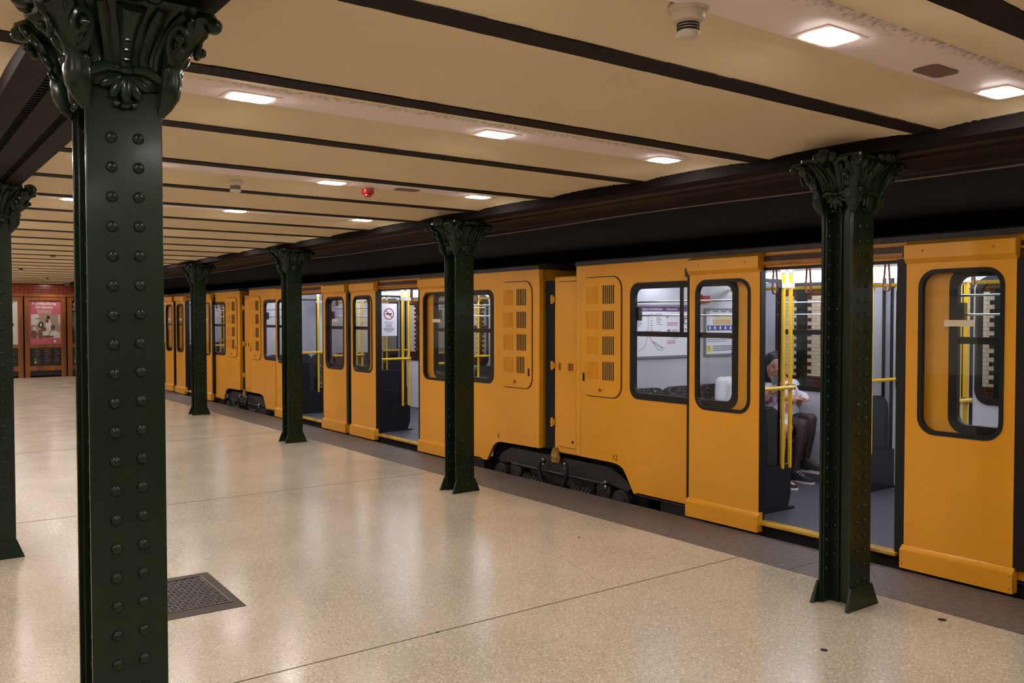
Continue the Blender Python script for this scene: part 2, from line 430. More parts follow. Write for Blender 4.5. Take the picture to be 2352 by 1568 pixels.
ceiling = struct('ceiling', cm, MT['cream'])
ct = MB(); ct.box(-3.4, 5.36, YB0, YB1 + .5, 2.86, 2.95)
ct.build('slab', MT['soot'], ceiling, smooth=False)
for n in range(NB0, NB1):
    y = BY0 + n * BP
    if y > YB1 - .1: continue
    b = MB()
    for (xa, xb) in ((-3.25, .5), (.78, 4.44)):
        k = 40; top = []; 
        for i in range(k):
            x = xa + (xb - xa) * i / k; x2 = xa + (xb - xa) * (i + 1) / k
            e = random.uniform(-.0025, .0025)
            b.box(x, x2, y - .062 + e, y + .062 + e * .7, 2.5985, 2.63)
    b.build('ceiling_beam', MT['beam'], ceiling, smooth=False)

# girders
g = MB()
g.box(4.40, 5.34, YB0, YB1, 2.575, 2.86); g.box(4.60, 4.66, YB0, YB1, 2.55, 2.575)
g.box(5.24, 5.34, YB0, YB1, 2.548, 2.575); g.box(4.85, 4.88, YB0, YB1, 2.56, 2.575)
gf = MB(); gf.box(4.392, 4.425, YB0, YB1, 2.545, 2.612)
y = YB0
while y < YB1:
    gf.box(4.388, 4.41, y, y + .02, 2.606, 2.614 + random.uniform(-.003, .003)); y += .043
gr = tag(g.build('girder', MT['soffit'], smooth=False), 'dark brown riveted steel girder over the right-hand columns beside the train', 'girder')
gf.build('fascia', MT['fascia'], gr, smooth=False)
g = MB()
g.box(.44, .84, YB0, YB1, 2.60, 2.86)
for xa, xb in ((.44, .545), (.585, .695), (.735, .84)): g.box(xa, xb, YB0, YB1, 2.55, 2.60)
y = YB0
while y < 14:
    for x in (.565, .715): g.box(x - .022, x + .022, y, y + .02, 2.562, 2.6)
    y += .05
gl = g.build('girder', MT['beam'], smooth=False)
tag(gl, 'dark brown girder running overhead from the nearest green column, upper left', 'girder')
c = MB(); pts = []
y = YB0
while y <= YB1:
    pts.append((5.352, y, 2.532 + .006 * math.sin(y * 1.5) - .008 * math.sin(y * .77 + 1))); y += .25
c.tube(pts, .008, 6)
tag(c.build('edge_cable', MT['cable']), 'thin grey cable strung along the trackside edge of the right girder', 'cable')

# opposite side timber notice frame on the tiled wall
sp = MB(); sp.box(11.93, 12.0, 8.42, 8.56, 0, 2.86); tag(sp.build('steel_stanchion', MT['green'], bevel=.004), 'dark green steel upright set in the brown tiled strip, seen through the open doorway', 'post')
sp = MB(); sp.box(11.93, 12.0, 5.37, 5.51, 0, 2.86); tag(sp.build('steel_stanchion', MT['green'], bevel=.004), 'dark green steel upright on the tiled wall, seen through the right door window', 'post')
f = MB(); f.sheet([rr(7.02, 8.13, 1.14, 1.96, .01), rr(7.12, 8.03, 1.24, 1.86, .01)], 11.94, 11.999)
fr = thing('notice_frame', (11.96, 7.5, 1.14), 'pale wooden notice frame on the white tiled wall beyond the train', 'frame')
f.build('frame', MT['wood_lt'], fr); q = MB(); q.box(11.97, 11.985, 7.1, 8.05, 1.22, 1.88); q.build('backing', MT['paper'], fr)

# ------------------------------------------------------------------ columns
def capital(parent, top):
    org = Vector(parent['org']); ox, oy = org.x, org.y
    m = MB(); rings = []
    prof = [(2.300, .108, .114, 0), (2.325, .116, .122, 0), (2.345, .112, .118, .02), (2.38, .118, .123, .05), (2.42, .133, .135, .07), (2.46, .156, .154, .07), (2.49, .182, .176, .06), (2.512, .208, .20, .03), (top - .02, .222, .214, 0)]
    N = 96
    for z, hx, hy, mod in prof:
        ring = []
        for i in range(N):
            t = 2 * PI * i / N; c_, s_ = math.cos(t), math.sin(t); e = .34
            r_ = 1 + mod * math.cos(t * 24)
            ring.append((ox + hx * math.copysign(abs(c_) ** e, c_) * r_, oy + hy * math.copysign(abs(s_) ** e, s_) * r_, z))
        rings.append(ring)
    m.loft(rings)
    m.sheet([rr(ox - .205, ox + .205, oy - .20, oy + .20, .05)], top - .022, top, 'xy')
    cap = m.build('capital', MT['green'], parent)
    for sx in (-1, 1):
        for sy in (-1, 1):
            d = Vector((sx * .74, sy * .68, 0)); d.normalize(); lat = Vector((-d.y, d.x, 0)); o0 = Vector((ox, oy, 0))
            # swelling corner leaf ending in a curled knob
            path = [(.135, 2.235, .010), (.150, 2.262, .020), (.162, 2.295, .030), (.168, 2.33, .031), (.170, 2.365, .026), (.180, 2.40, .030), (.200, 2.435, .034), (.222, 2.465, .032), (.245, 2.49, .030), (.272, 2.505, .028), (.292, 2.503, .024), (.300, 2.487, .018)]
            v = MB(); v.tube([o0 + d * r + Vector((0, 0, z)) for r, z, w_ in path], [w_ for r, z, w_ in path], 10, flat=1.3)
            v.ell(o0 + d * .300 + Vector((0, 0, 2.490)), (.026, .026, .024), 12, 8)
            for r, z, w_, u in ((.172, 2.345, .020, .034), (.19, 2.395, .022, .040), (.215, 2.44, .023, .046), (.25, 2.478, .022, .044)):
                for sg in (-1, 1):
                        Mq = Matrix((lat, d, Vector((0, 0, 1)))).transposed() @ Matrix.Rotation(sg * .55, 3, 'Y') @ Matrix.Rotation(-.5, 3, 'X')
                        v.ell(o0 + d * (r - .004) + lat * sg * (u - .008) + Vector((0, 0, z)), (w_ * .95, w_ * .62, w_ * 1.55), 12, 8, Mq)
            v.build('corner_leaf', MT['green'], cap)
    for ax, sg in (('y', -1), ('y', 1), ('x', -1), ('x', 1)):
        off = .114 if ax == 'y' else .108
        def F(u, w, z): return (ox + (u if ax == 'y' else sg * w), oy + (sg * w if ax == 'y' else u), z)
        sh = MB()
        for k in range(-2, 3):
            a = k * .52; L = .043 - .002 * abs(k)
            M = Matrix.Rotation((-a if ax == 'y' else a), 3, 'Y' if ax == 'y' else 'X')
            pc = F(math.sin(a) * .040, off - .001 + .006 * (2 - abs(k)) / 2, 2.338 - math.cos(a) * .042)
            sh.ell(pc, ((.0165, .016, L) if ax == 'y' else (.016, .0165, L)), 12, 8, M)
        for k in (-1, 1): sh.ell(F(k * .024, off, 2.252), (.011, .011, .010), 8, 6)
        sh.ell(F(0, off, 2.248), (.016, .010, .009), 8, 6)
        sh.ell(F(0, off + .010, 2.345), (.024, .022, .014), 10, 6)
        for k in (-1, 1):
            sh.tube([F(k * .02, off + .008, 2.350), F(k * .055, off + .012, 2.352), F(k * .082, off + .010, 2.336), F(k * .105, off + .004, 2.330), F(k * .125, off - .01, 2.325)], [.013, .017, .016, .018, .014], 10)
        sh.build('shell', MT['green'], cap)
        # upright fronds on the face
        lf = MB()
        for u, r0 in ((-.082, .014), (-.046, .013), (.046, .013), (.082, .014)):
            pth = [F(u * (1 + .75 * t ** 2), off + .004 + .085 * t ** 2.2, 2.355 + .15 * t) for t in (0, .25, .5, .7, .85, 1)]
            lf.tube(pth, [r0 * .8, r0, r0 * 1.05, r0 * 1.15, r0 * 1.25, r0], 8, flat=1.15)
        pth = [F(0, off + .004 + .085 * t ** 2.2, 2.355 + .15 * t) for t in (0, .25, .5, .7, .85, 1)]
        lf.tube(pth, [.014, .017, .02, .024, .03, .034], 10, flat=1.2)
        for k in range(5):
            t = .12 + k * .17; lf.ell(F(0, off + .019 + .088 * t ** 2.2, 2.355 + .15 * t), (.011, .011, .007), 8, 5)
        lf.ell(F(0, off + .125, top - .005), (.045, .036, .04), 12, 8)
        for k in (-1, 1): lf.ell(F(k * .05, off + .118, top - .012), (.030, .026, .03), 10, 6)
        lf.build('frond', MT['green'], cap)
        # paired C scrolls between the face and the corners
        for k in (-1, 1):
            v = MB(); pth = []; r_ = []
            for i in range(24):
                a = -PI * .5 + i * .34; q = 1 - i / 30
                pth.append(F(k * (.128 - .030 * q * math.cos(a) + .0 * i), off + .036 + .045 * (1 + math.sin(a) * q) * .5 + .002 * i, 2.432 + .052 * q * math.sin(a))); r_.append(.0125 - .0002 * i)
            v.tube(pth, r_, 8); v.ell(pth[-1], (.014, .014, .014), 8, 6)
            v.build('scroll', MT['green'], cap)
    return cap

RIV = {}
def rivet_mesh(r, n, mat_):
    k = (r, n)
    if k not in RIV:
        m = MB(); m.dome((0, 0, 0), n, r, seg=18); me = bpy.data.meshes.new('rivet'); me.from_pydata(m.v, [], m.f); me.materials.append(mat_); me.shade_smooth(); RIV[k] = me
    return RIV[k]
def column(cx, y0, label, rivets, top=2.545, group=None, rr_=.014):
    """y0 = plane of the front flange; flanges are normal to y"""
    cy = y0 + .1
    t = thing('iron_column', (cx, cy, 0), label, 'column', group)
    hw = .1025
    zs = [.155 + .0835 * k for k in range(25)]
    def rows(parent, pts, n, name='rivet'):
        if rivets:
            for p in pts:
                o = bpy.data.objects.new(name, rivet_mesh(rr_, n, MT['green'])); COL.objects.link(o); o.parent = parent
                o.location = Vector(p) - Vector((cx, cy, 0))
    def domes(m, pts, n):
        if not rivets:
            for p in pts: m.dome(p, n, rr_ * .95, seg=6)
    for side, yf in ((-1, y0), (1, y0 + .2)):
        m = MB(); ya, yb = (yf, yf + .014) if side < 0 else (yf - .014, yf)
        m.box(cx - hw, cx + hw, ya, yb, .0, 2.30)
        pts = [(cx + u, yf, z + (.003 if u > 0 else 0)) for u in (-.036, .036) for z in zs]
        domes(m, pts, (0, side, 0))
        inner = [(cx - .062, yf - side * .026, z + .04) for z in zs]
        m.box(cx - hw + .012, cx + hw - .012, yf - side * .014, yf - side * .026, .0, 2.30)
        domes(m, inner, (0, -side, 0))
        fo = m.build('flange', MT['green'], t, bevel=.0025)
        if side < 0: rows(fo, pts, (0, side, 0))
        else: rows(fo, inner, (0, -side, 0))
        # flared foot plate
        q = MB(); yo = yf + side * .012
        q.add([(cx - hw - .002, yf, .125), (cx + hw + .002, yf, .125), (cx + .152, yf + side * .001, 0), (cx - .152, yf + side * .001, 0),
               (cx - hw - .002, yo, .125), (cx + hw + .002, yo, .125), (cx + .152, yo + side * .012, 0), (cx - .152, yo + side * .012, 0)],
              [(0, 1, 2, 3), (7, 6, 5, 4), (0, 4, 5, 1), (1, 5, 6, 2), (2, 6, 7, 3), (3, 7, 4, 0)] if side < 0 else [(3, 2, 1, 0), (4, 5, 6, 7), (1, 5, 4, 0), (2, 6, 5, 1), (3, 7, 6, 2), (0, 4, 7, 3)])
        for u in (-.036, .036): q.dome((cx + u, yo, .08), (0, side, 0), rr_ * .9)
        q.build('foot', MT['green'], t)
    m = MB(); m.box(cx - .008, cx + .008, y0 + .014, y0 + .186, 0, 2.30)
    for s_ in (-1, 1):
        for yy in (y0 + .026, y0 + .124):
            m.box(cx + s_ * .008, cx + s_ * .02, yy, yy + .05, 0, 2.30)
    pts = [(cx + s_ * .02, yy, z + .04) for s_ in ((-1,) if rivets else (-1, 1)) for yy in (y0 + .05, y0 + .148) for z in zs]
    for p in pts: m.dome(p, (math.copysign(1, p[0] - cx), 0, 0), rr_ * .95, seg=6)
    m.build('web', MT['green'], t)
    capital(t, top)
    return t
column(.5925, 2.665, 'dark green riveted iron column nearest the camera, filling the left of the view', True, 2.55, rr_=.0165)
column(.685, 6.85, 'green riveted column cut off by the left edge, beyond the nearest one', False, 2.55)
column(.70, 10.95, 'green riveted column in the left row, standing third from the camera', False, 2.55)
column(.61, -1.45, 'green riveted column in the left row behind the camera', False, 2.55)
names = ['green riveted column at right, standing before the open doorway with seated passengers',
         'green riveted column in mid platform, overlapping the window of the middle carriage',
         'green riveted column beside the first open doorway left of the paired door leaves',
         'smallest green column in view, standing near the far bogie',
         'green riveted column furthest along the platform edge row']
for k in range(-1, 5):
    lab = 'green riveted column of the platform edge row, behind the camera' if k < 0 else (names[k] if k < 5 else 'last green column of the edge row by the back wall')
    column(4.512, 2.80 + 4.09 * k, lab, k == 0)

# ------------------------------------------------------------------ light rafts
def raft(x0, x1, yc, lamps, label, speaker=None):
    t = thing('light_raft', (x0, yc, 2.66), label, 'ceiling light', 'long ceiling light housings across the vaulted bays')
    m = MB(); rings = []
    def prof(x, s):
        pts = []
        for (dy, z) in ((-.21, 2.71), (-.21, 2.674), (-.195, 2.663), (-.16, 2.656), (.085, 2.654), (.10, 2.658), (.105, 2.668), (.105, 2.71)):
            pts.append((x, yc + dy * s, 2.70 - (2.70 - z) * (1 if s > .5 else .9)))
        return pts
    xs = [(x0, .2), (x0 + .02, .55), (x0 + .06, .85), (x0 + .12, 1), (x1 - .12, 1), (x1 - .06, .85), (x1 - .02, .55), (x1, .2)]
    m.loft([prof(x, s) for x, s in xs])
    m.build('housing', MT['raft'], t)
    for lx in lamps:
        f = MB(); f.sheet([rr(lx - .125, lx + .125, yc - .005 - .075, yc - .005 + .085, .004), rr(lx - .092, lx + .092, yc - .062, yc + .062, .025)], 2.650, 2.656, 'xy')
        f.build('lamp_frame', MT['raft'], t)
        d = MB(); d.sheet([rr(lx - .09, lx + .09, yc - .06, yc + .06, .025)], 2.6475, 2.6535, 'xy')
        d.build('diffuser', MT['lamp'], t)
    if speaker:
        d = MB(); d.sheet([rr(speaker - .1, speaker + .1, yc - .055, yc + .055, .03)], 2.650, 2.656, 'xy')
        o = d.build('speaker_grille', mat('speaker_grey' + str(speaker), (120, 98, 82), .7), t)
    return t
ordn = {0: 'nearest overhead, at the top right', 1: 'second from the camera', 2: 'carrying the red alarm', 3: 'in the fourth row',
        4: 'in the fifth row', 5: 'in the sixth row', 6: 'in the seventh row', 7: 'in the eighth row', 8: 'in the ninth row', 9: 'in the tenth row', 10: 'in the eleventh row', 11: 'in the twelfth row', 12: 'in the row by the back wall', -1: 'first behind the camera', -2: 'second behind the camera', -3: 'at the end behind the camera'}
ORDL = 'first second third fourth fifth sixth seventh eighth ninth tenth eleventh twelfth thirteenth fourteenth fifteenth sixteenth'.split()
for n in range(-3, 13):
    yc = BY0 - .52 + BP * 2 * n - .04
    yc = {0: 1.87, 1: 3.94, 2: 6.05, 3: 8.18}.get(n, yc + .02)
    if yc > YB1 - .3: continue
    raft(.98, 4.36, yc, (1.415, 2.785, 4.095), 'long light housing ' + ordn[n] + ', between the column rows', 3.52 if n == 0 else (3.42 if n == 2 else None))
    raft(-3.1, .40, yc, (-2.65, -1.3, .05) , 'long light housing left of the left columns, ' + ORDL[n + 3] + ' of its row from the rear wall')
# lamps of the opposite platform
for y in [-4 + 1.5 * k for k in range(32)]:
    t = thing('bulkhead_lamp', (11.3, y, 2.8), 'white lamp under the ceiling of the opposite platform', 'ceiling light', 'lamps over the opposite platform')
    m = MB(); m.box(11.2, 11.4, y - .14, y + .14, 2.80, 2.86); m.build('housing', MT['raft'], t)
    m = MB(); m.box(11.22, 11.38, y - .12, y + .12, 2.79, 2.80); m.build('diffuser', MT['lamp'], t)

# ------------------------------------------------------------------ smoke detectors, alarm sounder
def lathe(m, cx, cy, prof, seg=20):
    m.loft([[(cx + r * math.cos(2 * PI * k / seg), cy + r * math.sin(2 * PI * k / seg), z) for k in range(seg)] for r, z in prof])
def detector(x, y, label, zt=2.662):
    t = thing('smoke_detector', (x, y, zt), label, 'smoke detector', 'ivory smoke detectors')
    m = MB(); lathe(m, x, y, [(.068, zt), (.068, zt - .010), (.056, zt - .014), (.056, zt - .038), (.05, zt - .046), (.038, zt - .05)])
    m.text('11002', .022, lambda a, b, c: (x + a, y - .0555 + c * .5, zt - .02 + b)); m.build('base', MT['detector'], t)
    m = MB(); lathe(m, x, y, [(.034, zt - .05), (.034, zt - .062), (.034, zt - .082), (.039, zt - .084), (.039, zt - .092), (.030, zt - .100)]); m.build('sensor_head', MT['detector'], t)
    m = MB()
    for k in range(3): lathe(m, x, y, [(.0365, zt - .055 - k * .009), (.0365, zt - .0605 - k * .009)])
    m.build('intake_slots', MT['slot'], t)
detector(2.17, 1.98, 'ivory smoke detector under the nearest light housing, top of the view')
detector(2.16, 6.34, 'ivory smoke detector with a number, left of the red alarm')
detector(2.27, 14.95, 'small ivory smoke detector far off, above the poster cabinets')
detector(2.38, 19.4, 'smallest ivory smoke detector, furthest above the left poster cabinet')
def sounder(x, y, label, zt=2.657):
    t = thing('alarm_sounder', (x, y, zt), label, 'fire alarm', 'red fire alarms')
    m = MB(); lathe(m, x, y, [(.048, zt - .012), (.05, zt - .045), (.046, zt - .052), (.03, zt - .055), (.03, zt - .068), (.022, zt - .074)]); m.build('alarm_body', MT['red'], t)
    m = MB(); lathe(m, x, y, [(.046, zt), (.047, zt - .014)])
    m.text('V1111', .018, lambda a, b, c: (x + a, y - .0515 + c * .5, zt - .026 + b)); m.build('alarm_base', MT['detector'], t)
sounder(3.12, 6.13, 'red round fire alarm hanging from the third light housing')
sounder(3.44, 23.5, 'tiny red fire alarm far off above the pink poster')

# ------------------------------------------------------------------ floor grate and plugs
t = thing('floor_grate', (1.39, 5.32, 0), 'dark iron access grate let into the beige floor behind the nearest column', 'grate')
m = MB(); m.sheet([[(1.045, 4.92), (1.71, 4.90), (1.735, 5.70), (1.045, 5.72)], [(1.11, 5.045), (1.655, 5.02), (1.665, 5.635), (1.11, 5.65)]], -.002, .0025, 'xy'); m.build('surround', MT['grate_frame'], t, smooth=False)
m = MB(); m.box(1.11, 1.66, 5.03, 5.65, -.004, .0015)
for i in range(22):
    for k in range(14):
        x = 1.13 + i * .0243; y = 5.06 + k * .0425
        if (i + k) % 2: m.box(x - .009, x + .009, y - .004, y + .004, .0015, .0055)
        else: m.box(x - .003, x + .003, y - .013, y + .013, .0015, .0055)
m.build('tread_plate', MT['grate'], t, smooth=False)
m = MB(); m.sheet([[(1.10, 5.035), (1.665, 5.012), (1.678, 5.645), (1.10, 5.66)], [(1.11, 5.045), (1.655, 5.024), (1.665, 5.635), (1.11, 5.65)]], 0, .006, 'xy'); m.build('rim', MT['rail_steel'], t, smooth=False)
for (x, y, r, lab) in ((4.685, 2.415, .022, 'dark round plug in the floor right of the right column foot'), (3.785, 2.54, .018, 'dark round plug in the floor below and left of the right column'),
                    (2.37, 3.89, .010, 'small dark plug in the joint line at lower centre'), (4.26, 4.95, .012, 'small dark plug in the floor near the granite edge')):
    m = MB(); m.cyl((x, y, -.002), 'z', r, .0035, 14); tag(m.build('floor_plug', MT['slot']), lab, 'plug', 'dark plugs in the beige floor')

# ------------------------------------------------------------------ the train
XS, XD, XF = 5.475, 5.42, 7.62       # body skin, outer face of door leaves, far skin
ZB, ZT = .075, 2.145                 # skirt bottom, top of the side
ZW0, ZW1 = .925, 1.955               # window frame
FZ = .088
def yz(fn_x, flip=1):                # map text (a right, b up) onto the train side facing -x: a runs towards -y
    return lambda ycen, zcen: (lambda a, b, c: (fn_x - c, ycen - a, zcen + b))

def window(P, a, b, bars=True, mull=None):
    """fixed window of the carriage side from y=a to b"""
    m = MB(); m.sheet([rr(a, b, ZW0, ZW1, .10), rr(a + .055, b - .055, ZW0 + .055, ZW1 - .055, .065)], XS - .008, XS + .03)
    zt = 1.505; m.box(XS - .004, XS + .02, a + .05, b - .05, zt - .022, zt + .022)
    if mull: m.box(XS, XS + .02, mull - .014, mull + .014, zt, ZW1 - .05)
    w = m.build('window', MT['rubber'], P)
    g = MB(); g.quad((XS + .010, a + .05, ZW0 + .05), (XS + .010, a + .05, ZW1 - .05), (XS + .010, b - .05, ZW1 - .05), (XS + .010, b - .05, ZW0 + .05)); g.build('pane', MT['glass'], w, smooth=False)
    if bars:
        for z in (1.665, 1.785):
            g = MB(); g.tube([(XS + .055, a + .02, z), (XS + .055, b - .02, z)], .007, 8); g.build('guard_rail', MT['chrome'], w)
        g = MB(); g.box(XS + .03, XS + .07, b - .075, b - .05, 1.62, 1.74); g.build('catch', MT['black'], w)
    return w

def leaf(P, a, b, lead, sticker=True):
    """external sliding door leaf from y=a to b; lead = -1 leading edge at a, +1 at b"""
    m = MB(); wa, wb = a + .075, b - .075
    if lead < 0: wa = a + .095
    else: wb = b - .095
    m.sheet([rr(a, b, .13, 2.01, .008), rr(wa, wb, .915, 1.94, .10)], XD, XD + .035)
    d = m.build('door', MT['orange'], P)
    m = MB(); m.sheet([rr(wa - .012, wb + .012, .903, 1.952, .11), rr(wa + .014, wb - .014, .929, 1.926, .088)], XD - .006, XD + .03); m.build('window_seal', MT['rubber'], d)
    m = MB(); m.quad((XD + .014, wa, .92), (XD + .014, wa, 1.935), (XD + .014, wb, 1.935), (XD + .014, wb, .92)); m.build('window_pane', MT['glass'], d, smooth=False)
    # hood over the runner
    m = MB(); z0 = 1.995
    m.loft([[(XD - .004, y, z0), (XD - .03, y, z0 + .03), (XD - .03, y, 2.112), (XD + .035, y, 2.142), (XD + .04, y, 2.142), (XD + .04, y, z0)] for y in (a - .004, b + .004)])
    h = m.build('hood', MT['orange'], d)
    m = MB()
    for y in (a + .12, b - .12): m.dome((XD - .03, y, 2.07), (-1, 0, 0), .008)
    m.build('screw', MT['chrome'], h)
    # kick skirt at the foot
    m = MB(); m.loft([[(XD + .0, y, .165), (XD - .012, y, .150), (XD - .03, y, .138), (XD - .03, y, .018), (XD + .035, y, .018), (XD + .035, y, .165)] for y in (a - .012, b + .012)])
    k = m.build('foot_guard', MT['orange'], d)
    m = MB()
    for y in (a + .005, b - .005):
        for z in (.045, .12): m.dome((XD - .03, y, z), (-1, 0, 0), .004, seg=6)
    m.build('screw', MT['iron'], k)
    m = MB()
    e = a if lead < 0 else b
    if lead < 0: m.box(XD + .006, XD + .05, a - .006, a, .15, 2.0)
    else: m.box(XD + .006, XD + .06, b, b + .045, .15, 2.0)
    m.build('edge_seal', MT['rubber'], d)
    m = MB(); o_ = b if lead < 0 else a; s_ = 1 if lead < 0 else -1
    m.box(XD + .004, XD + .045, o_, o_ + s_ * (.03 if lead < 0 else .065), .155, 1.985); m.build('trailing_seal', MT['rubber'], d)
    if sticker:
        yc = (wa + wb) / 2 + .02; m = MB(); m.box(XD + .0115, XD + .0135, yc - .10, yc + .085, 1.592, 1.632); m.build('label_strip', MT['tape'], d)
    return d

def vent(P, a, b, hside):
    m = MB(); m.sheet([rr(a, b, .915, 2.02, .11)], XS - .014, XS + .002)
    v = m.build('vent_panel', MT['orange'], P, bevel=.004)
    m = MB(); m.sheet([rr(a - .008, b + .008, .907, 2.028, .118), rr(a, b, .915, 2.02, .11)], XS - .003, XS + .001); m.build('panel_gap', MT['slot'], v)
    w = b - a; n = 6
    for r in range(4):
        zc = 1.86 - r * .235
        m = MB(); m2 = MB()
        for i in range(n):
            y = a + w * .16 + i * w * .05
            if r == 3 and hside < 0 and i < 1: continue
            m.box(XS - .0165, XS - .0125, y, y + w * .024, zc - .085, zc + .085)      # open slots, near side
        m.build('louvre_slots', MT['slot'], v, smooth=False)
        for i in range(n):
            y = a + w * .56 + i * w * .052
            m2.loft([[(XS - .013, y, z), (XS - .022, y + w * .01, z + (.0 if z < zc else -.006)), (XS - .013, y + w * .036, z)] for z in (zc - .08, zc + .08)])
        m2.build('louvre', MT['orange'], v)
    m = MB(); yy = (a + .03) if hside < 0 else (b - .055); m.box(XS - .017, XS - .012, yy, yy + .026, 1.045, 1.125); m.build('grip_slot', MT['slot'], v)
    m = MB(); m.cyl((XS - .021, (a + b) / 2, .975), 'x', .018, .006, 14); m.build('lock', MT['orange_deep'], v)
    m = MB(); m.cyl((XS - .023, (a + b) / 2, .975), 'x', .006, .004, 8); m.build('keyhole', MT['slot'], v)

def strap(P, x, y, zt=1.985, L=.22):
    m = MB(); pts = [(x, y - .012, zt), (x, y - .02, zt - L * .5), (x, y - .028, zt - L * .85), (x, y - .015, zt - L), (x, y + .015, zt - L), (x, y + .028, zt - L * .85), (x, y + .02, zt - L * .5), (x, y + .012, zt)]
    m.tube(pts, .006, 6, flat=2.4); m.build('hand_strap', MT['strap'], P)

def seat(P, xc, yb, face, w=.41, z=.44, top=.99, shell='black'):
    """seat whose back stands at y=yb and that faces along face*y"""
    m = MB(); y1 = yb + face * .46
    m.box(xc - w / 2 + .01, xc + w / 2 - .01, yb + face * .05, y1, z - .035, z); m.tube([(xc, yb + face * .1, FZ), (xc, yb + face * .1, z - .03)], .03, 10)
    s = m.build('seat', MT['greyp'], P, bevel=.012)
    m = MB(); m.box(xc - w / 2 + .02, xc + w / 2 - .02, yb + face * .06, y1 - face * .01, z, z + .045); m.build('seat_cushion', MT['fabric'], s, bevel=.018)
    m = MB(); m.sheet([rr(xc - w / 2 + .012, xc + w / 2 - .012, z + .03, top + .01, [.09, .09, .02, .02])], yb + face * .03, yb + face * .085, 'xz'); m.build('back_cushion', MT['fabric'], s, bevel=.015)
    m = MB(); m.sheet([rr(xc - w / 2, xc + w / 2, z - .05, top, [.10, .10, .08, .08])], yb + face * .005, yb + face * .03, 'xz'); m.build('back_shell', MT[shell], s, bevel=.008)
    return s

def partition(P, y, side, near=True, sign=False):
    """screen beside a doorway at plane y, reaching in from the near or far side; side=+1 seat behind at greater y"""
    xa, xb = (XS + .05, 6.03) if near else (XF - .05, 7.06)
    s = 1 if near else -1
    m = MB(); lo, hi = min(xa, xb), max(xa, xb)
    r = [.02] * 4
    m.sheet([[(xa, FZ + .01), (xb - s * .04, FZ + .01), (xb, FZ + .13), (xb, .46), (xa, .44)]], y - .02, y + .02, 'xz')
    k = m.build('kick_panel', MT['kick'], P, bevel=.006)
    m = MB(); m.box(lo, hi + (.04 if near else 0), y - .028, y + .028, FZ, FZ + .018); m.build('kick_foot', MT['black'], k)
    xp = xb - s * .135
    m = MB(); m.quad((xa, y, .44), (xp, y, .44), (xp, y, 1.93), (xa, y, 1.93)); m.build('glass_screen', MT['glass_dark'], k, smooth=False)
    m = MB(); m.box(xp - .006, xp + .006, y - .008, y + .008, .44, 1.93); m.box(min(xa, xp), max(xa, xp), y - .015, y + .015, 1.925, 1.955); m.build('screen_edge', MT['black'], k)
    for x in (xb - s * .115, xb - s * .02):
        m = MB(); m.tube([(x, y - .02, .43), (x, y - .02, 2.04)], .0165, 12); m.build('grab_pole', MT['yellow'], P)
        m = MB(); m.cyl((x, y - .02, 2.0), 'z', .024, .035, 12); m.build('pole_collar', MT['chrome'], P)
    m = MB(); m.tube([(xa, y - .05, 1.085), (xb - s * .01, y - .05, 1.085)], .0155, 12); m.build('grab_rail', MT['yellow'], P)
    m = MB(); m.box(xb - s * .02 - .024, xb - s * .02 + .024, y - .055, y + .005, 1.065, 1.105); m.box(min(xp, xb) - .02, max(xp, xb) + .01, y - .035, y - .005, 1.885, 1.925); m.build('clamp', MT['chrome'], P)
    seat(P, (xa + xb) / 2 - s * .03, y + side * .03, side, top=.92, shell='seat_shell')
    if sign:
        yy = y - .006; xc = (xa + xp) / 2 + .0; M_ = MB()
        M_.cur = 0; M_.box(xc - .125, xc + .125, yy - .002, yy, 1.40, 1.84)
        M_.cur = 1; n = 28; cz = 1.70; R = .078
        M_.sheet([[(xc + R * math.cos(2 * PI * i / n), cz + R * math.sin(2 * PI * i / n)) for i in range(n)], [(xc + R * .86 * math.cos(2 * PI * i / n), cz + R * .86 * math.sin(2 * PI * i / n)) for i in range(n)]], yy - .003, yy - .0045, 'xz')
        M_.sheet([[(xc - .058, cz + .048), (xc - .050, cz + .056), (xc + .058, cz - .048), (xc + .050, cz - .056)]], yy - .003, yy - .0045, 'xz')
        M_.cur = 2; M_.box(xc - .048, xc + .034, yy - .006, yy - .0045, cz - .008, cz + .008); M_.box(xc + .038, xc + .048, yy - .006, yy - .0045, cz - .008, cz + .012)
        M_.cur = 3
        for i, (w_, z_) in enumerate(((.07, 1.585), (.05, 1.56), (.045, 1.54), (.045, 1.525), (.085, 1.505), (.08, 1.49), (.075, 1.475), (.04, 1.455))): M_.box(xc - w_, xc + w_, yy - .004, yy - .002, z_ - .004, z_ + .004)
        M_.build('no_smoking_sign', [MT['paper'], MT['red'], MT['slot'], MT['inkl']], k, smooth=False)

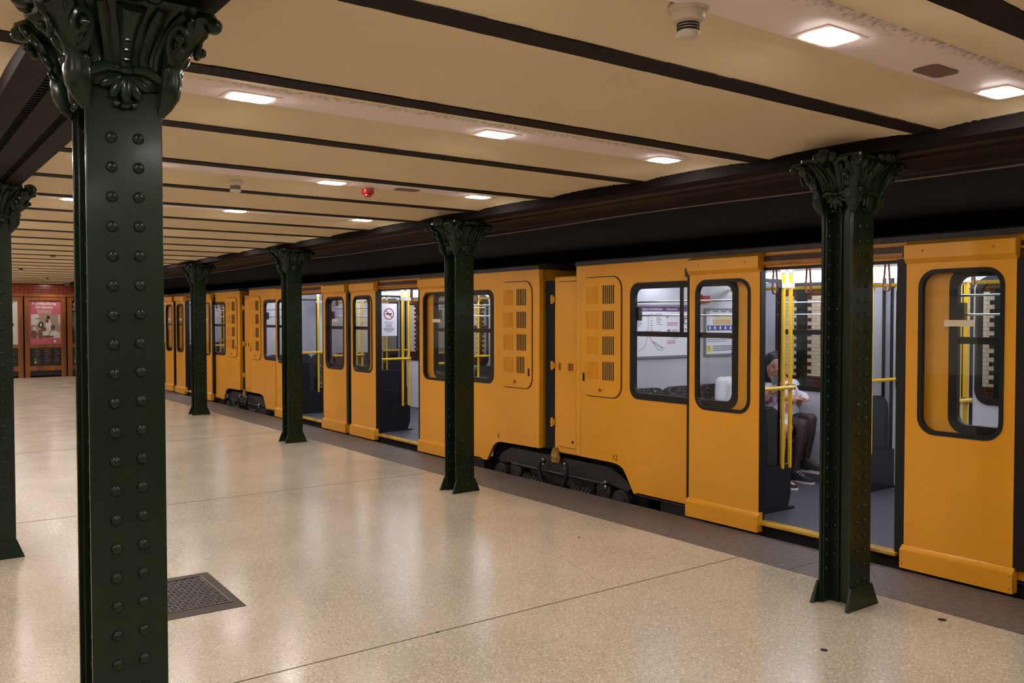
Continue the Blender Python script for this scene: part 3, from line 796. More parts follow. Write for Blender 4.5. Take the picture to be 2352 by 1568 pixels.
def carriage(y0, y1, openings, leaves, windows, vents, label, endpanel, arch0, arch1, number=None, signs=()):
    P = thing('metro_carriage', (XS, (y0 + y1) / 2, 0), label, 'train carriage')
    # outer side
    out = []
    r = .10
    if arch0:
        out += [(y0, ZT), (y0, .318), (y0 + .64, .308), (y0 + .71, .300), (y0 + .76, .280), (y0 + .80, .25), (y0 + .925, ZB)]
    else: out += [(y0, ZT), (y0, ZB)]
    if arch1:
        out += [(y1 - .768, ZB), (y1 - .665, .235), (y1 - .63, .28), (y1 - .585, .303), (y1 - .53, .314), (y1 - .46, .318), (y1, .318), (y1, ZT)]
    else: out += [(y1, ZB), (y1, ZT)]
    holes = [rr(a + .004, b - .004, ZW0 + .004, ZW1 - .004, .10) for a, b in windows]
    # openings are cut from the bottom edge: build the side in spans between them
    spans = []; cur = None
    ops = sorted(openings)
    def clip(poly, lo, hi):
        def half(pl, c, keep_gt):
            res = []
            for i in range(len(pl)):
                p, q = pl[i], pl[(i + 1) % len(pl)]
                pi_, qi = (p[0] >= c) == keep_gt, (q[0] >= c) == keep_gt
                if pi_: res.append(p)
                if pi_ != qi:
                    t_ = (c - p[0]) / (q[0] - p[0]); res.append((c, p[1] + t_ * (q[1] - p[1])))
            return res
        pl = poly
        if lo is not None: pl = half(pl, lo, True)
        if hi is not None: pl = half(pl, hi, False)
        return pl
    edges = [None] + [v for o_ in ops for v in o_] + [None]
    m = MB()
    for i in range(0, len(edges), 2):
        lo, hi = edges[i], edges[i + 1]
        poly = clip(out, lo, hi)
        L = lo if lo is not None else y0; H = hi if hi is not None else y1
        hs = [h for h, (a, b) in zip(holes, windows) if a >= L - .001 and b <= H + .001]
        m.sheet([poly] + hs, XS, XS + .03)
    for a, b in ops: m.box(XS, XS + .03, a, b, 2.022, ZT)
    m.build('body_side', MT['orange'], P)
    # doorway surrounds, runner rails, sill
    for a, b in ops:
        m = MB(); 
        m.box(XS - .012, XS + .055, a - .03, a + .045, FZ - .02, 2.03); m.box(XS - .0, XS + .055, b - .018, b + .02, FZ - .02, 2.03); m.box(XS - .003, XS + .05, a, b, 2.006, 2.026)
        m.build('doorway_frame', MT['rubber'], P)
        m = MB(); m.box(XS - .045, XS + .05, a + .02, b - .02, FZ - .018, FZ + .004); m.build('door_sill', MT['sill'], P, bevel=.003)
        m = MB(); m.box(XS - .02, XS + .0, a, b, 2.112, 2.122); m.box(XS - .03, XS, a, b, 2.044, 2.062); m.box(XS - .03, XS - .022, a, b, 2.062, 2.07)
        m.build('runner_rail', MT['orange_deep'], P)
        m = MB(); m.box(XS - .008, XS, a, b, 2.064, 2.110)
        m.build('runner_channel', mat('channel_brown', (62, 36, 20), .5), P)
        m = MB()
        for k in range(3): m.dome((XS - .009, a + (b - a) * (.2 + .3 * k), 2.088), (-1, 0, 0), .007)
        m.build('rail_bolt', MT['chrome'], P)
        m = MB(); m.box(XS + .01, XS + .05, a, b, -.2, FZ - .02); m.build('underframe_beam', MT['soot'], P)
    m = MB(); m.box(XS + .05, XF - .05, y0 + 1.05, y1 - 1.05, -.35, FZ - .02)
    m.build('underframe', MT['iron'], P)
    for on, ya, yb in ((arch0, y0 + .02, y0 + 1.03), (arch1, y1 - .79, y1 - .02)):
        if on: m = MB(); m.box(XS + .16, XF - .05, ya, yb, -.30, .345); m.build('wheel_housing', MT['soot'], P)
    for (a, b, ld) in leaves: leaf(P, a, b, ld)
    for (a, b, ld) in leaves:
        e = b if ld < 0 else a; s_ = 1 if ld < 0 else -1
        m = MB(); m.box(XS - .035, XS, e + s_ * .01, e + s_ * .075, 1.985, 2.045); m.box(XS - .02, XS, e - s_ * .0, e + s_ * .09, 2.045, 2.055); m.box(XS - .02, XS, e - s_ * .0, e + s_ * .05, 2.075, 2.1)
        m.build('door_stop', MT['black'], P, bevel=.003)
    for a, b in windows: window(P, a, b, mull=(a + .60 if (b - a) > 1.1 and b < 6 and a > 4 else None))
    for (a, b, hs) in vents: vent(P, a, b, hs)
    # roof
    m = MB(); prof = [(XS - .012, 2.14), (XS - .012, 2.178), (XS + .1, 2.2), (XS + .5, 2.215), ((XS + XF) / 2, 2.22), (XF - .5, 2.215), (XF - .1, 2.2), (XF + .012, 2.178), (XF + .012, 2.14), (XF - .1, 2.14), (XS + .1, 2.14)]
    m.loft([[(x, yy, z) for x, z in prof] for yy in (y0 - .02, y1 + .02)]); m.build('roof', MT['roofgrey'], P)
    # floor, inner ceiling, lamps
    m = MB(); m.box(XS + .0, XF, y0 + (1.03 if arch0 else .02), y1 - (.8 if arch1 else .02), FZ - .02, FZ); m.build('carriage_floor', MT['lino'], P, smooth=False)
    m = MB()
    m.loft([[(x, yy, z) for x, z in ((XS + .03, 2.03), (XS + .25, 2.06), (XS + .6, 2.10), (XF - .6, 2.10), (XF - .25, 2.06), (XF - .03, 2.03), (XF - .03, 2.13), (XS + .03, 2.13))] for yy in (y0 + .03, y1 - .03)])
    m.build('inner_ceiling', MT['white_ceiling'], P, smooth=False)
    ya = (vents[0][1] if vents and vents[0][0] < y0 + .5 else y0 + .1); yb = (vents[-1][0] if vents and vents[-1][1] > y1 - .5 else y1 - .1)
    for q0, q1 in (((XF - .50, 2.092), (XF - .27, 2.0)), ((XS + .50, 2.092), (XS + .27, 2.03))):
        m = MB(); m.loft([[(q0[0], yy, q0[1]), (q1[0], yy, q1[1]), (q1[0], yy, q1[1] + .03), (q0[0], yy, q0[1] + .02)] for yy in (ya + .05, yb - .05)])
        m.build('lamp_strip', MT['train_lamp'], P)
    e0_ = vents[0][1] + .02 if vents and vents[0][0] < y0 + .5 else y0 + .05
    e1_ = vents[-1][0] if vents and vents[-1][1] > y1 - .5 else y1 - .05
    # inner lining of near side (thin, white) around windows
    m = MB()
    for i in range(0, len(edges), 2):
        lo, hi = edges[i], edges[i + 1]; L = (lo if lo is not None else y0 + .05); H = (hi if hi is not None else y1 - .05)
        hs = [rr(a + .03, b - .03, ZW0 + .03, ZW1 - .03, .09) for a, b in windows if a >= L - .001 and b <= H + .001]
        L = max(L, e0_); H = min(H, e1_)
        if H - L < .05: continue
        pl = [(L, 2.05), (L, FZ if L > y0 + 1.02 or not arch0 else .35)]
        if arch0 and L < y0 + 1.02: pl += [(min(H, y0 + 1.04), .35), (min(H, y0 + 1.04), FZ)]
        if arch1 and H > y1 - .78: pl += [(max(L, y1 - .80), FZ), (max(L, y1 - .80), .35), (H, .35)]
        else: pl += [(H, FZ)]
        m = MB(); m.sheet([pl + [(H, 2.05)]] + hs, XS + .032, XS + .045); m.build('inner_lining', MT['white'], P)
    # far side with windows and closed door leaves
    fwin = [(a + (.22 if any(abs(a - q) < .6 for p_, q in ops) else 0), b - (.22 if any(abs(p_ - b) < .6 for p_, q in ops) else 0)) for a, b in windows]
    fw = fwin + [((a + b) / 2 - .66, (a + b) / 2 - .05) for a, b in ops] + [((a + b) / 2 + .05, (a + b) / 2 + .66) for a, b in ops]
    m = MB(); m.sheet([rr(y0, y1, .1, ZT, 0)] + [rr(a, b, .93, 1.975, .10) for a, b in fw], XF - .045, XF)
    m.build('far_side', [MT['white']], P)
    m = MB()
    for a, b in fw: m.sheet([rr(a - .02, b + .02, .91, 1.995, .12), rr(a + .03, b - .03, .96, 1.935, .075)], XF - .055, XF - .02)
    for a, b in fwin:
        m.box(XF - .05, XF - .03, a + .02, b - .02, 1.475, 1.525)
    m.build('far_window_frame', MT['rubber'], P)
    m = MB()
    for a, b in fw: m.quad((XF - .03, a, .93), (XF - .03, a, 1.94), (XF - .03, b, 1.94), (XF - .03, b, .93))
    m.build('far_pane', MT['glass'], P, smooth=False)
    m = MB()
    for a, b in ops:
        for yy in ((a + b) / 2 - .80, (a + b) / 2 + .80, (a + b) / 2 - .72, (a + b) / 2 + .72): m.box(XF - .062, XF - .045, yy - .011, yy + .011, FZ, 2.03)
        m.box(XF - .056, XF - .044, (a + b) / 2 - .012, (a + b) / 2 + .012, FZ, 2.03)
    m.build('far_door_seal', MT['rubber'], P)
    m = MB()
    for a, b in fwin:
        for z in (1.68, 1.80): m.tube([(XF - .08, a + .03, z), (XF - .08, b - .03, z)], .007, 8)
    m.build('far_guard_rail', MT['chrome'], P)
    m = MB()
    for a, b in ops: m.box(XS + .05, XF - .05, a, a + .0, 0, 0) if False else None
    # end walls
    e0 = vents[0][1] + .02 if vents and vents[0][0] < y0 + .5 else y0 + .03
    e1 = vents[-1][0] - .0 if vents and vents[-1][1] > y1 - .5 else y1 - .05
    m = MB(); m.box(XS + .03, XF - .045, e0 - .02, e0, .36, 2.12); m.build('end_wall', MT['white'], P, smooth=False)
    m = MB(); m.box(XS + .03, XF - .045, e1, e1 + .02, .36, 2.12); m.build('end_wall', MT['white'], P, smooth=False)
    for yy, s_ in ((y0, 1), (y1, -1)):
        m = MB(); m.box(XS, XF, yy - .012 * s_ * 0, yy + s_ * .03, .315, ZT); m.box(XS - .006, XS + .06, yy - s_ * .02, yy + s_ * .05, .315, ZT)
        m.build('end_sheet', MT['orange'], P, bevel=.01)
    if endpanel:
        ya, yb = y1, y1 + .42; xp = XS + .055
        m = MB(); m.box(xp, xp + .4, ya, yb, .30, 2.055); e = m.build('end_cabinet', MT['orange'], P, bevel=.012)
        m = MB(); m.sheet([rr(ya + .03, yb - .035, .37, 2.0, .05)], xp - .014, xp); d_ = m.build('cabinet_door', MT['orange'], e, bevel=.004)
        m = MB(); m.sheet([rr(ya + .024, yb - .029, .364, 2.006, .055), rr(ya + .03, yb - .035, .37, 2.0, .05)], xp - .003, xp + .001); m.build('cabinet_gap', MT['slot'], e)
        for zz in (.60, 1.17, 1.83):
            m = MB(); m.box(xp - .03, xp, yb - .02, yb + .03, zz - .03, zz + .03); m.cyl((xp - .03, yb + .005, zz - .045), 'z', .014, .09, 10); m.build('hinge', MT['orange'], e, bevel=.004)
        m = MB()
        for yy in (ya + .12, ya + .16, ya + .31): m.box(xp - .03, xp - .012, yy, yy + .022, 1.13, 1.2)
        m.build('latch', MT['orange_deep'], e, bevel=.004)
        m = MB(); m.cyl((xp - .018, ya + .12, .43), 'x', .014, .006, 12); m.build('lock', MT['slot'], e)
        m = MB(); m.box(XS + .06, XF - .1, y1 + .04, y1 + .57, .32, 2.02); m.build('gangway_bellows', MT['soot'], P)
    # interior fittings
    for i, (a, b) in enumerate(ops):
        for near in (True, False):
            partition(P, b + .125, 1, near, sign=(near and i in signs)); partition(P, a - .12, -1, near)
        for y in (a - .05, a + .58, b + .11, b + .44): strap(P, 6.25, y, 2.09, .24)
    for x in (6.95,):
        m = MB(); m.tube([(x, e0 + .02, 1.92), (x, e1 - .02, 1.92)], .016, 10); m.build('ceiling_rail', MT['yellow'], P)
    if vents:
        for (yb, face, ok) in ((e0, 1, vents[0][0] < y0 + .5), (e1, -1, vents[-1][1] > y1 - .5)):
            if ok:
                for k in range(5): seat(P, 5.74 + .425 * k, yb + face * .01, face)
    if number:
        for txt, yy, zz in number:
            m = MB(); m.text(txt, .07, lambda a, b, c: (XS - .0012 - c, yy - a, zz + b), .0012); m.build('carriage_number', MT['slot'], P, smooth=False)
    return P

A = carriage(-1.75, 6.385, [(.44, 1.59), (3.10, 4.262)], [(4.215, 4.915, -1), (2.38, 3.055, 1), (1.545, 2.22, -1), (-.31, .395, 1)],
             [(4.46, 5.663), (1.82, 2.80), (-1.2, .18)], [(5.778, 6.323, 1)],
             'orange carriage at right with vent panel numbered 12 and passengers seated inside', True, False, True, [('12', 5.86, .365)])
Bc = carriage(7.0, 15.37, [(9.33, 10.495), (12.16, 13.305)], [(8.53, 9.29, -1) if False else (8.54, 9.285, 1), (10.45, 11.18, -1), (11.34, 12.11, 1), (13.26, 13.99, -1)],
              [(7.788, 9.04), (10.71, 12.05), (13.53, 14.69)], [(7.10, 7.667, -1), (14.82, 15.34, 1)],
              'middle orange carriage with vent panel numbered 9 and a no-smoking sign in its doorway', True, True, True, [('9', 7.70, .36)], signs=(0,))
Cc = carriage(15.92, 24.2, [(18.12, 19.235), (20.78, 21.895)], [(17.37, 18.07, 1), (19.19, 19.86, -1), (20.08, 20.74, 1), (21.85, 22.5, -1)],
              [(16.70, 17.72), (19.54, 20.8), (22.2, 23.4)], [(16.04, 16.635, -1), (23.55, 24.12, 1)],
              'furthest orange carriage, glimpsed at left between the nearest and the smallest column', False, True, False)

# boards on the end wall of the near carriage (wall plane faces -y)
yw = 5.778
def board(P, x0, x1, z0, z1, name):
    m = MB(); m.sheet([rr(x0, x1, z0, z1, .01), rr(x0 + .02, x1 - .02, z0 + .02, z1 - .02, .004)], yw - .022, yw, 'xz'); f = m.build(name, MT['greyp'], P); return f
def TX(x, z, y=yw - .0165): return lambda a, b, c: (x + a, y - c, z + b)
mp = board(A, 5.61, 6.50, 1.27, 1.77, 'map_board')
m = MB(); y_ = yw - .014
m.cur = 0; m.box(5.58, 6.42, y_, yw - .001, 1.29, 1.75)
m.cur = 1; m.box(5.58, 6.42, y_ - .001, y_, 1.705, 1.75)
m.cur = 2; m.text('Budapest metróhálózata', .03, TX(5.63, 1.727, y_ - .0015), .0006, 'LEFT'); m.text('Információk', .03, TX(5.98, 1.727, y_ - .0015), .0006, 'LEFT'); m.text('Információk', .03, TX(6.25, 1.727, y_ - .0015), .0006, 'LEFT')
m.cur = 3
def ln(x0, z0, x1, z1, w=.0035):
    d = Vector((x1 - x0, 0, z1 - z0)); n_ = Vector((-d.z, 0, d.x)).normalized() * w / 2
    m.add([(x0 - n_.x, y_ - .001, z0 - n_.z), (x1 - n_.x, y_ - .001, z1 - n_.z), (x1 + n_.x, y_ - .001, z1 + n_.z), (x0 + n_.x, y_ - .001, z0 + n_.z)], [(0, 1, 2, 3)])
ln(5.74, 1.68, 5.74, 1.50); ln(5.74, 1.50, 5.70, 1.38); ln(5.70, 1.38, 5.62, 1.34); ln(5.74, 1.49, 5.86, 1.35); ln(5.86, 1.35, 5.93, 1.34); ln(5.74, 1.67, 5.80, 1.685); ln(5.66, 1.49, 5.74, 1.54)
for k in range(7):
    ln(5.60, 1.68 - k * .018, 5.64 + .01 * (k % 3), 1.68 - k * .018, .005); ln(5.765, 1.64 - k * .022, 5.795 + .01 * (k % 2), 1.64 - k * .022, .004)
    ln(5.83 + .004 * k, 1.68 - k * .016, 5.92 - .01 * (k % 3), 1.68 - k * .016, .004); ln(5.79 + k * .02, 1.42 - k * .01, 5.83 + k * .02, 1.42 - k * .01, .004); ln(6.05, 1.53 - k * .013, 6.13 + .01 * (k % 2), 1.53 - k * .013, .004)
m.cur = 4; ln(5.74, 1.52, 5.90, 1.525); 
for k in range(3): ln(5.985, 1.60 - k * .012, 6.14 - .01 * k, 1.60 - k * .012, .005); ln(5.985, 1.43 - k * .013, 6.10, 1.43 - k * .013, .005); ln(6.2, 1.66 - k * .013, 6.38, 1.66 - k * .013, .005)
m.cur = 1
for (x, z, r) in ((5.99, 1.655, .012), (6.01, 1.51, .024)):
    m.sheet([[(x + r * math.cos(2 * PI * i / 16), z + r * 1.15 * math.sin(2 * PI * i / 16)) for i in range(16)], [(x + r * .5 * math.cos(2 * PI * i / 16), z + r * .6 * math.sin(2 * PI * i / 16)) for i in range(16)]], y_ - .002, y_ - .0005, 'xz')
m.cur = 3; m.sheet([rr(6.20, 6.27, 1.47, 1.54, .012), rr(6.206, 6.264, 1.476, 1.534, .008)], y_ - .002, y_ - .0005, 'xz'); m.text('MAP', .018, TX(6.235, 1.515, y_ - .0015), .0006) if False else None
m.sheet([rr(6.215, 6.28, 1.585, 1.645, .012), rr(6.221, 6.274, 1.591, 1.639, .008)], y_ - .002, y_ - .0005, 'xz')
m.v = [((x - 5.60) * 1.012 + 5.655, y, z) for x, y, z in m.v]
m.build('map_print', [MT['paper'], MT['purple'], MT['pwhite'], MT['ink'], MT['rose']], mp, smooth=False)
nb = board(A, 6.57, 7.43, 1.27, 1.74, 'notice_board')
m = MB()
m.cur = 0; m.box(6.52, 7.34, y_, yw - .001, 1.29, 1.72)
m.cur = 1; m.box(6.54, 6.93, y_ - .001, y_, 1.52, 1.57)
m.cur = 2; m.box(6.94, 7.05, y_ - .001, y_, 1.52, 1.57)
m.cur = 3; m.box(6.66, 6.93, y_ - .0015, y_, 1.62, 1.665)
m.cur = 4; m.box(6.535, 6.60, y_ - .001, y_, 1.31, 1.375)
m.cur = 5
m.text('!', .06, TX(6.5675, 1.342, y_ - .0015), .0006)
for k in range(3): ln(6.62, 1.365 - k * .02, 7.0 - .03 * k, 1.365 - k * .02, .008)
for k in range(5): ln(6.54, 1.485 - k * .018, 6.9 - .07 * (k % 3), 1.485 - k * .018, .005)
for k in range(3): ln(6.62 + k * .12, 1.705, 6.70 + k * .12, 1.705, .008)
n = 18
m.sheet([[(6.555 + .018 * math.cos(2 * PI * i / n), 1.70 + .018 * math.sin(2 * PI * i / n)) for i in range(n)], [(6.555 + .013 * math.cos(2 * PI * i / n), 1.70 + .013 * math.sin(2 * PI * i / n)) for i in range(n)]], y_ - .002, y_ - .0005, 'xz')
m.cur = 0
for k in range(5): m.ell((6.575 + .078 * k, y_ - .001, 1.545), (.014, .001, .017), 8, 5)
m.v = [(x + .07, y, z) for x, y, z in m.v]
m.build('notice_print', [MT['paper'], MT['blue'], MT['salmon'], MT['tape'], MT['warn'], MT['ink']], nb, smooth=False)
m = MB(); m.box(6.50, 6.60, yw - .06, yw, 1.79, 1.86); m.box(6.46, 6.50, yw - .05, yw, 1.86, 1.875); m.build('emergency_box', MT['red'], A, bevel=.004)
m = MB(); m.sheet([[(6.63, 1.82), (6.655, 1.838), (6.655, 1.828), (6.71, 1.828), (6.71, 1.812), (6.655, 1.812), (6.655, 1.802)]], yw - .003, yw, 'xz'); m.build('red_arrow', MT['red'], A)
m = MB(); m.sheet([[(6.47, 1.84), (6.445, 1.858), (6.445, 1.848), (6.39, 1.848), (6.39, 1.832), (6.445, 1.832), (6.445, 1.822)]], yw - .003, yw, 'xz'); m.build('red_arrow', MT['red'], A)
m = MB(); m.box(XF - .075, XF - .05, 4.75, 5.0, 1.50, 1.512); m.build('green_strip', MT['green_led'], A)
# emergency box of the middle carriage, seen through its far doorway
m = MB(); m.box(6.55, 6.68, 14.6, 14.66, 1.80, 1.92); m.build('emergency_box', MT['red'], Bc, bevel=.004)

# ------------------------------------------------------------------ bogies between the carriages
def bogie(yc, label):
    t = thing('bogie', (5.8, yc, -.8), label, 'bogie', 'bogies under the carriage joints')
    x0 = XS + .06
    m = MB()
    pts = [(yc - 1.05, .10), (yc - .95, .17), (yc - .75, .25), (yc + .8, .25), (yc + .98, .17), (yc + 1.05, .10), (yc + 1.0, .07), (yc + .74, .09), (yc - .70, .09), (yc - 1.0, .06)]
    m.sheet([pts], x0 + .02, x0 + .05)
    m.tube([(x0, yc - .72, .088), (x0, yc + .76, .088)], .018, 8)
    m.box(x0 + .05, XF - .2, yc - .5, yc + .5, -.1, .2)
    fr = m.build('side_frame', MT['iron'], t, bevel=.006)
    for yy in (yc - .93, yc + .95):
        m = MB(); m.cyl((x0 - .02, yy, -.04), 'x', .105, .14, 20); m.cyl((x0 - .035, yy, -.04), 'x', .07, .03, 18); m.cyl((x0 - .045, yy, -.04), 'x', .04, .02, 14); m.build('axle_box', MT['iron'], t, bevel=.004)
        m = MB(); m.cyl((x0 + .25, yy, -.44), 'x', .37, .09, 36); m.build('wheel', MT['rail_steel'], t)
        s_ = 1 if yy < yc else -1
        m = MB(); m.box(x0, x0 + .1, yy + s_ * .16, yy + s_ * .34, -.12, .07); m.cyl((x0 - .01, yy + s_ * .25, .0), 'x', .085, .12, 16); m.build('brake_unit', MT['iron'], t, bevel=.01)
        m = MB()
        pth = []
        for i in range(70):
            a = i * .55; pth.append((x0 + .04 + .07 * math.cos(a), yy + s_ * (.40 + i * .0046), -.06 + .07 * math.sin(a)))
        m.tube(pth, .014, 6); m.build('coil_spring', MT['iron'], t)
    m = MB(); m.sheet([rr(yc - .13, yc + .13, -.10, -.02, .01), rr(yc - .10, yc + .10, -.08, -.04, .01)], x0 - .05, x0 + .06); 
    for k in range(5): m.box(x0 - .055, x0 - .04, yc - .11 + k * .045, yc - .09 + k * .045, -.03, -.01)
    m.build('step', MT['black'], t)
    for s_ in (-1, 1):
        m = MB(); yy = yc + s_ * .2
        m.tube([(x0 - .02, yy - s_ * .04, .19), (x0 - .05, yy, .185), (x0 - .06, yy + s_ * .02, .12), (x0 - .06, yy, .03), (x0 - .05, yy - s_ * .06, -.06)], .021, 10); m.build('hose', MT['rubber'], t)
        m = MB()
        for z in (.205, .16): m.ell((x0 - .045, yy - s_ * .03, z), (.014, .014, .016), 8, 6)
        m.build('clip', MT['chrome'], t)
    m = MB(); m.sheet([[(yc - .06, .20), (yc - .055, .29), (yc - .02, .35), (yc, .33), (yc + .02, .35), (yc + .06, .29), (yc + .06, .20)]], x0 - .03, x0 - .01); m.build('lifting_hook', MT['yellow_hook'], t, bevel=.003)
    m = MB(); m.ell((x0 - .02, yc - .74, .11), (.018, .018, .022), 8, 6); m.ell((x0 - .02, yc - .74, .06), (.014, .014, .03), 8, 6); m.build('drain_cock', MT['chrome'], t)
    return t
bogie(6.77, 'dark bogie with coil springs and hoses under the joint between near and middle carriages')
bogie(15.8, 'dark bogie under the joint between middle and furthest carriages, behind small column')

# ------------------------------------------------------------------ poster cabinets on the back wall
def cabinet(x0, x1, label, kind):
    y = YB1 - .05
    t = thing('poster_cabinet', ((x0 + x1) / 2, y, 0), label, 'poster cabinet')
    m = MB(); m.box(x0 + .02, x1 - .02, y + .02, y + .3, .05, 2.2); m.build('back_box', MT['pdark'], t)
    w = .12
    m = MB(); m.sheet([rr(x0, x1, .0, 2.26, .01), rr(x0 + w, x1 - w, .92, 2.14, .005), rr(x0 + w, x1 - w, .32, .82, .005), rr(x0 + w, x1 - w, -.01 + .02, .19, .005)], y - .05, y + .02, 'xz'); fr = m.build('cabinet_frame', MT['wood'], t, bevel=.006)
    m = MB(); m.box(x0 - .01, x1 + .01, y - .07, y + .3, 2.24, 2.29); m.build('cornice', MT['wood'], t)
    a, b = x0 + w, x1 - w; W = b - a; yp = y - .012
    def R(u0, u1, v0, v1, d=0): m.box(a + W * u0, a + W * u1, yp - .001 - d * .001, yp - d * .001, .92 + 1.22 * v0, .92 + 1.22 * v1)
    def E(u, v, ru, rv, d=1): m.ell((a + W * u, yp - .001 * d, .92 + 1.22 * v), (W * ru, .0012, 1.22 * rv), 14, 8)
    def X(u, v): return lambda p, q, c: (a + W * u + p, yp - .003 - c, .92 + 1.22 * v + q)
    m = MB()
    if kind == 1:
        m.cur = 0; R(0, 1, 0, 1)
        m.cur = 1; m.text('A jólfésültség', .112, X(.47, .925), .001, bold=.003); m.text('története', .112, X(.48, .84), .001, bold=.003)
        for k in range(4): R(.24, .24 + .48 - .02 * (k % 2), .765 - k * .022, .773 - k * .022, 1)
        m.cur = 2; R(.05, .98, .13, .68, 1)
        m.cur = 3; R(.05, .3, .44, .68, 2); R(.92, .98, .46, .67, 2); E(.8, .22, .17, .08, 2); E(.60, .42, .1, .14, 2); E(.5, .28, .12, .1, 2); R(.62, .97, .14, .2, 2); E(.16, .3, .05, .1, 2)
        m.cur = 4; E(.14, .22, .1, .1, 3); E(.34, .22, .08, .11, 3); E(.56, .53, .05, .05, 3); E(.74, .38, .08, .06, 2); E(.45, .34, .09, .05, 3); E(.56, .17, .22, .03, 3)
        m.cur = 5; E(.60, .61, .055, .035, 4); E(.36, .44, .09, .07, 4); R(.18, .3, .575, .59, 4)
        m.cur = 1; E(.36, .44, .035, .035, 5); E(.8, .065, .045, .03, 2); R(.36, .60, .15, .38, 2) if False else None
    elif kind == 0:
        m.cur = 1; R(0, 1, 0, 1)
        m.cur = 5; m.text('Kerékpár', .05, X(.78, .94), .001); R(.35, .65, .78, .79, 1)
        for k in range(9): R(.35, .6 + .05 * (k % 3), .88 - .035 * k - (.1 if k > 3 else 0), .886 - .035 * k - (.1 if k > 3 else 0), 1)
        m.sheet([[(a + W * .55, .92 + 1.22 * .42), (a + W * .88, .92 + 1.22 * .46), (a + W * .9, .92 + 1.22 * .42), (a + W * .6, .92 + 1.22 * .52)]], yp - .003, yp - .001, 'xz'); R(.55, .85, .16, .30, 1); E(.72, .46, .16, .05)
    else:
        m.cur = 5; R(0, 1, 0, 1)
        m.cur = 3; m.text('Már', .15, X(.2, .9), .001, bold=.003); m.text('nálunk', .15, X(.3, .81), .001, bold=.003)
        m.cur = 6; R(.02, .98, .38, .72, 1); m.cur = 4; E(.2, .34, .14, .04, 2)
    m.build('poster', [MT['pink'], MT['pwhite'], MT['pbeige'], MT['pwhite'], MT['pbrown'], MT['pdark'], MT['pgrey']], fr, smooth=False)
    m = MB(); m.cur = 0; m.box(a, b, yp - .001, yp, .32, .82); m.cur = 1
    for c_ in range(3):
        for k in range(7):
            L = .08 + .06 * ((k * 7 + c_ * 3) % 3) / 2; m.box(a + W * (.16 + .3 * c_), a + W * (.16 + .3 * c_) + L, yp - .002, yp - .001, .77 - k * .062, .785 - k * .062)
    m.cur = 2; m.ell((a + W * .17, yp - .002, .50), (.03, .001, .03), 10, 6); m.cur = 3; m.ell((a + W * .17, yp - .002, .42), (.03, .001, .03), 10, 6)
    m.build('info_panel', [MT['pdark'], MT['pgrey'], mat('dot_green' + str(kind), (70, 160, 60), .5), MT['warn']], fr, smooth=False)
    m = MB(); m.quad((a, y - .03, .92), (b, y - .03, .92), (b, y - .03, 2.14), (a, y - .03, 2.14)); m.quad((a, y - .03, .32), (b, y - .03, .32), (b, y - .03, .82), (a, y - .03, .82)); m.build('cover_glass', MT['glass'], fr, smooth=False)
cabinet(2.32, 3.37, 'brown wooden cabinet with a white poster, left of the pink poster', 0)
cabinet(3.41, 4.43, 'brown wooden cabinet with the pink poster on the back wall', 1)
cabinet(4.47, 5.15, 'brown wooden cabinet with a dark poster, right of the pink poster', 2)

# ------------------------------------------------------------------ passengers
def blob(name, m, mt, parent, vox=.008, it=4):
    o = m.build(name, mt, parent)
    r = o.modifiers.new('remesh', 'REMESH'); r.mode = 'VOXEL'; r.voxel_size = vox; r.use_smooth_shade = True
    s_ = o.modifiers.new('smooth', 'SMOOTH'); s_.iterations = it; s_.factor = .5
    return o
def limb(m, pts, rs):
    for k in range(len(pts) - 1):
        a, b = Vector(pts[k]), Vector(pts[k + 1]); n = 5
        m.tube([a.lerp(b, i / n) for i in range(n + 1)], [rs[k] + (rs[k + 1] - rs[k]) * i / n for i in range(n + 1)], 12)
        m.ell(a, (rs[k],) * 3, 12, 8); m.ell(b, (rs[k + 1],) * 3, 12, 8)
def hand(m, w, d, up, side, curl=.6):
    """palm and five fingers from wrist w pointing along d; up = back of the hand; side = thumb side"""
    w = Vector(w); d = Vector(d).normalized(); up = Vector(up).normalized(); s = Vector(side).normalized()
    R = Matrix((s, up, d)).transposed()
    m.ell(w + d * .045, (.038, .016, .05), 10, 8, R)
    for i, (o, L) in enumerate(((.028, .068), (.010, .078), (-.009, .072), (-.027, .056))):
        p0 = w + d * .085 + s * o; p1 = p0 + d * L * .5 - up * L * .22 * curl; p2 = p1 + d * L * .28 * (1 - curl * .5) - up * L * .38 * curl
        m.tube([p0 - d * .01, p1, p2], [.0095, .0088, .0075], 8); m.ell(p2, (.0078,) * 3, 8, 6)
    q0 = w + d * .025 + s * .03; q1 = q0 + s * .026 + d * .03 - up * .008; q2 = q1 + d * .028 + s * .004 - up * .012
    m.tube([q0, q1, q2], [.013, .0105, .0085], 8); m.ell(q2, (.0085,) * 3, 8, 6)

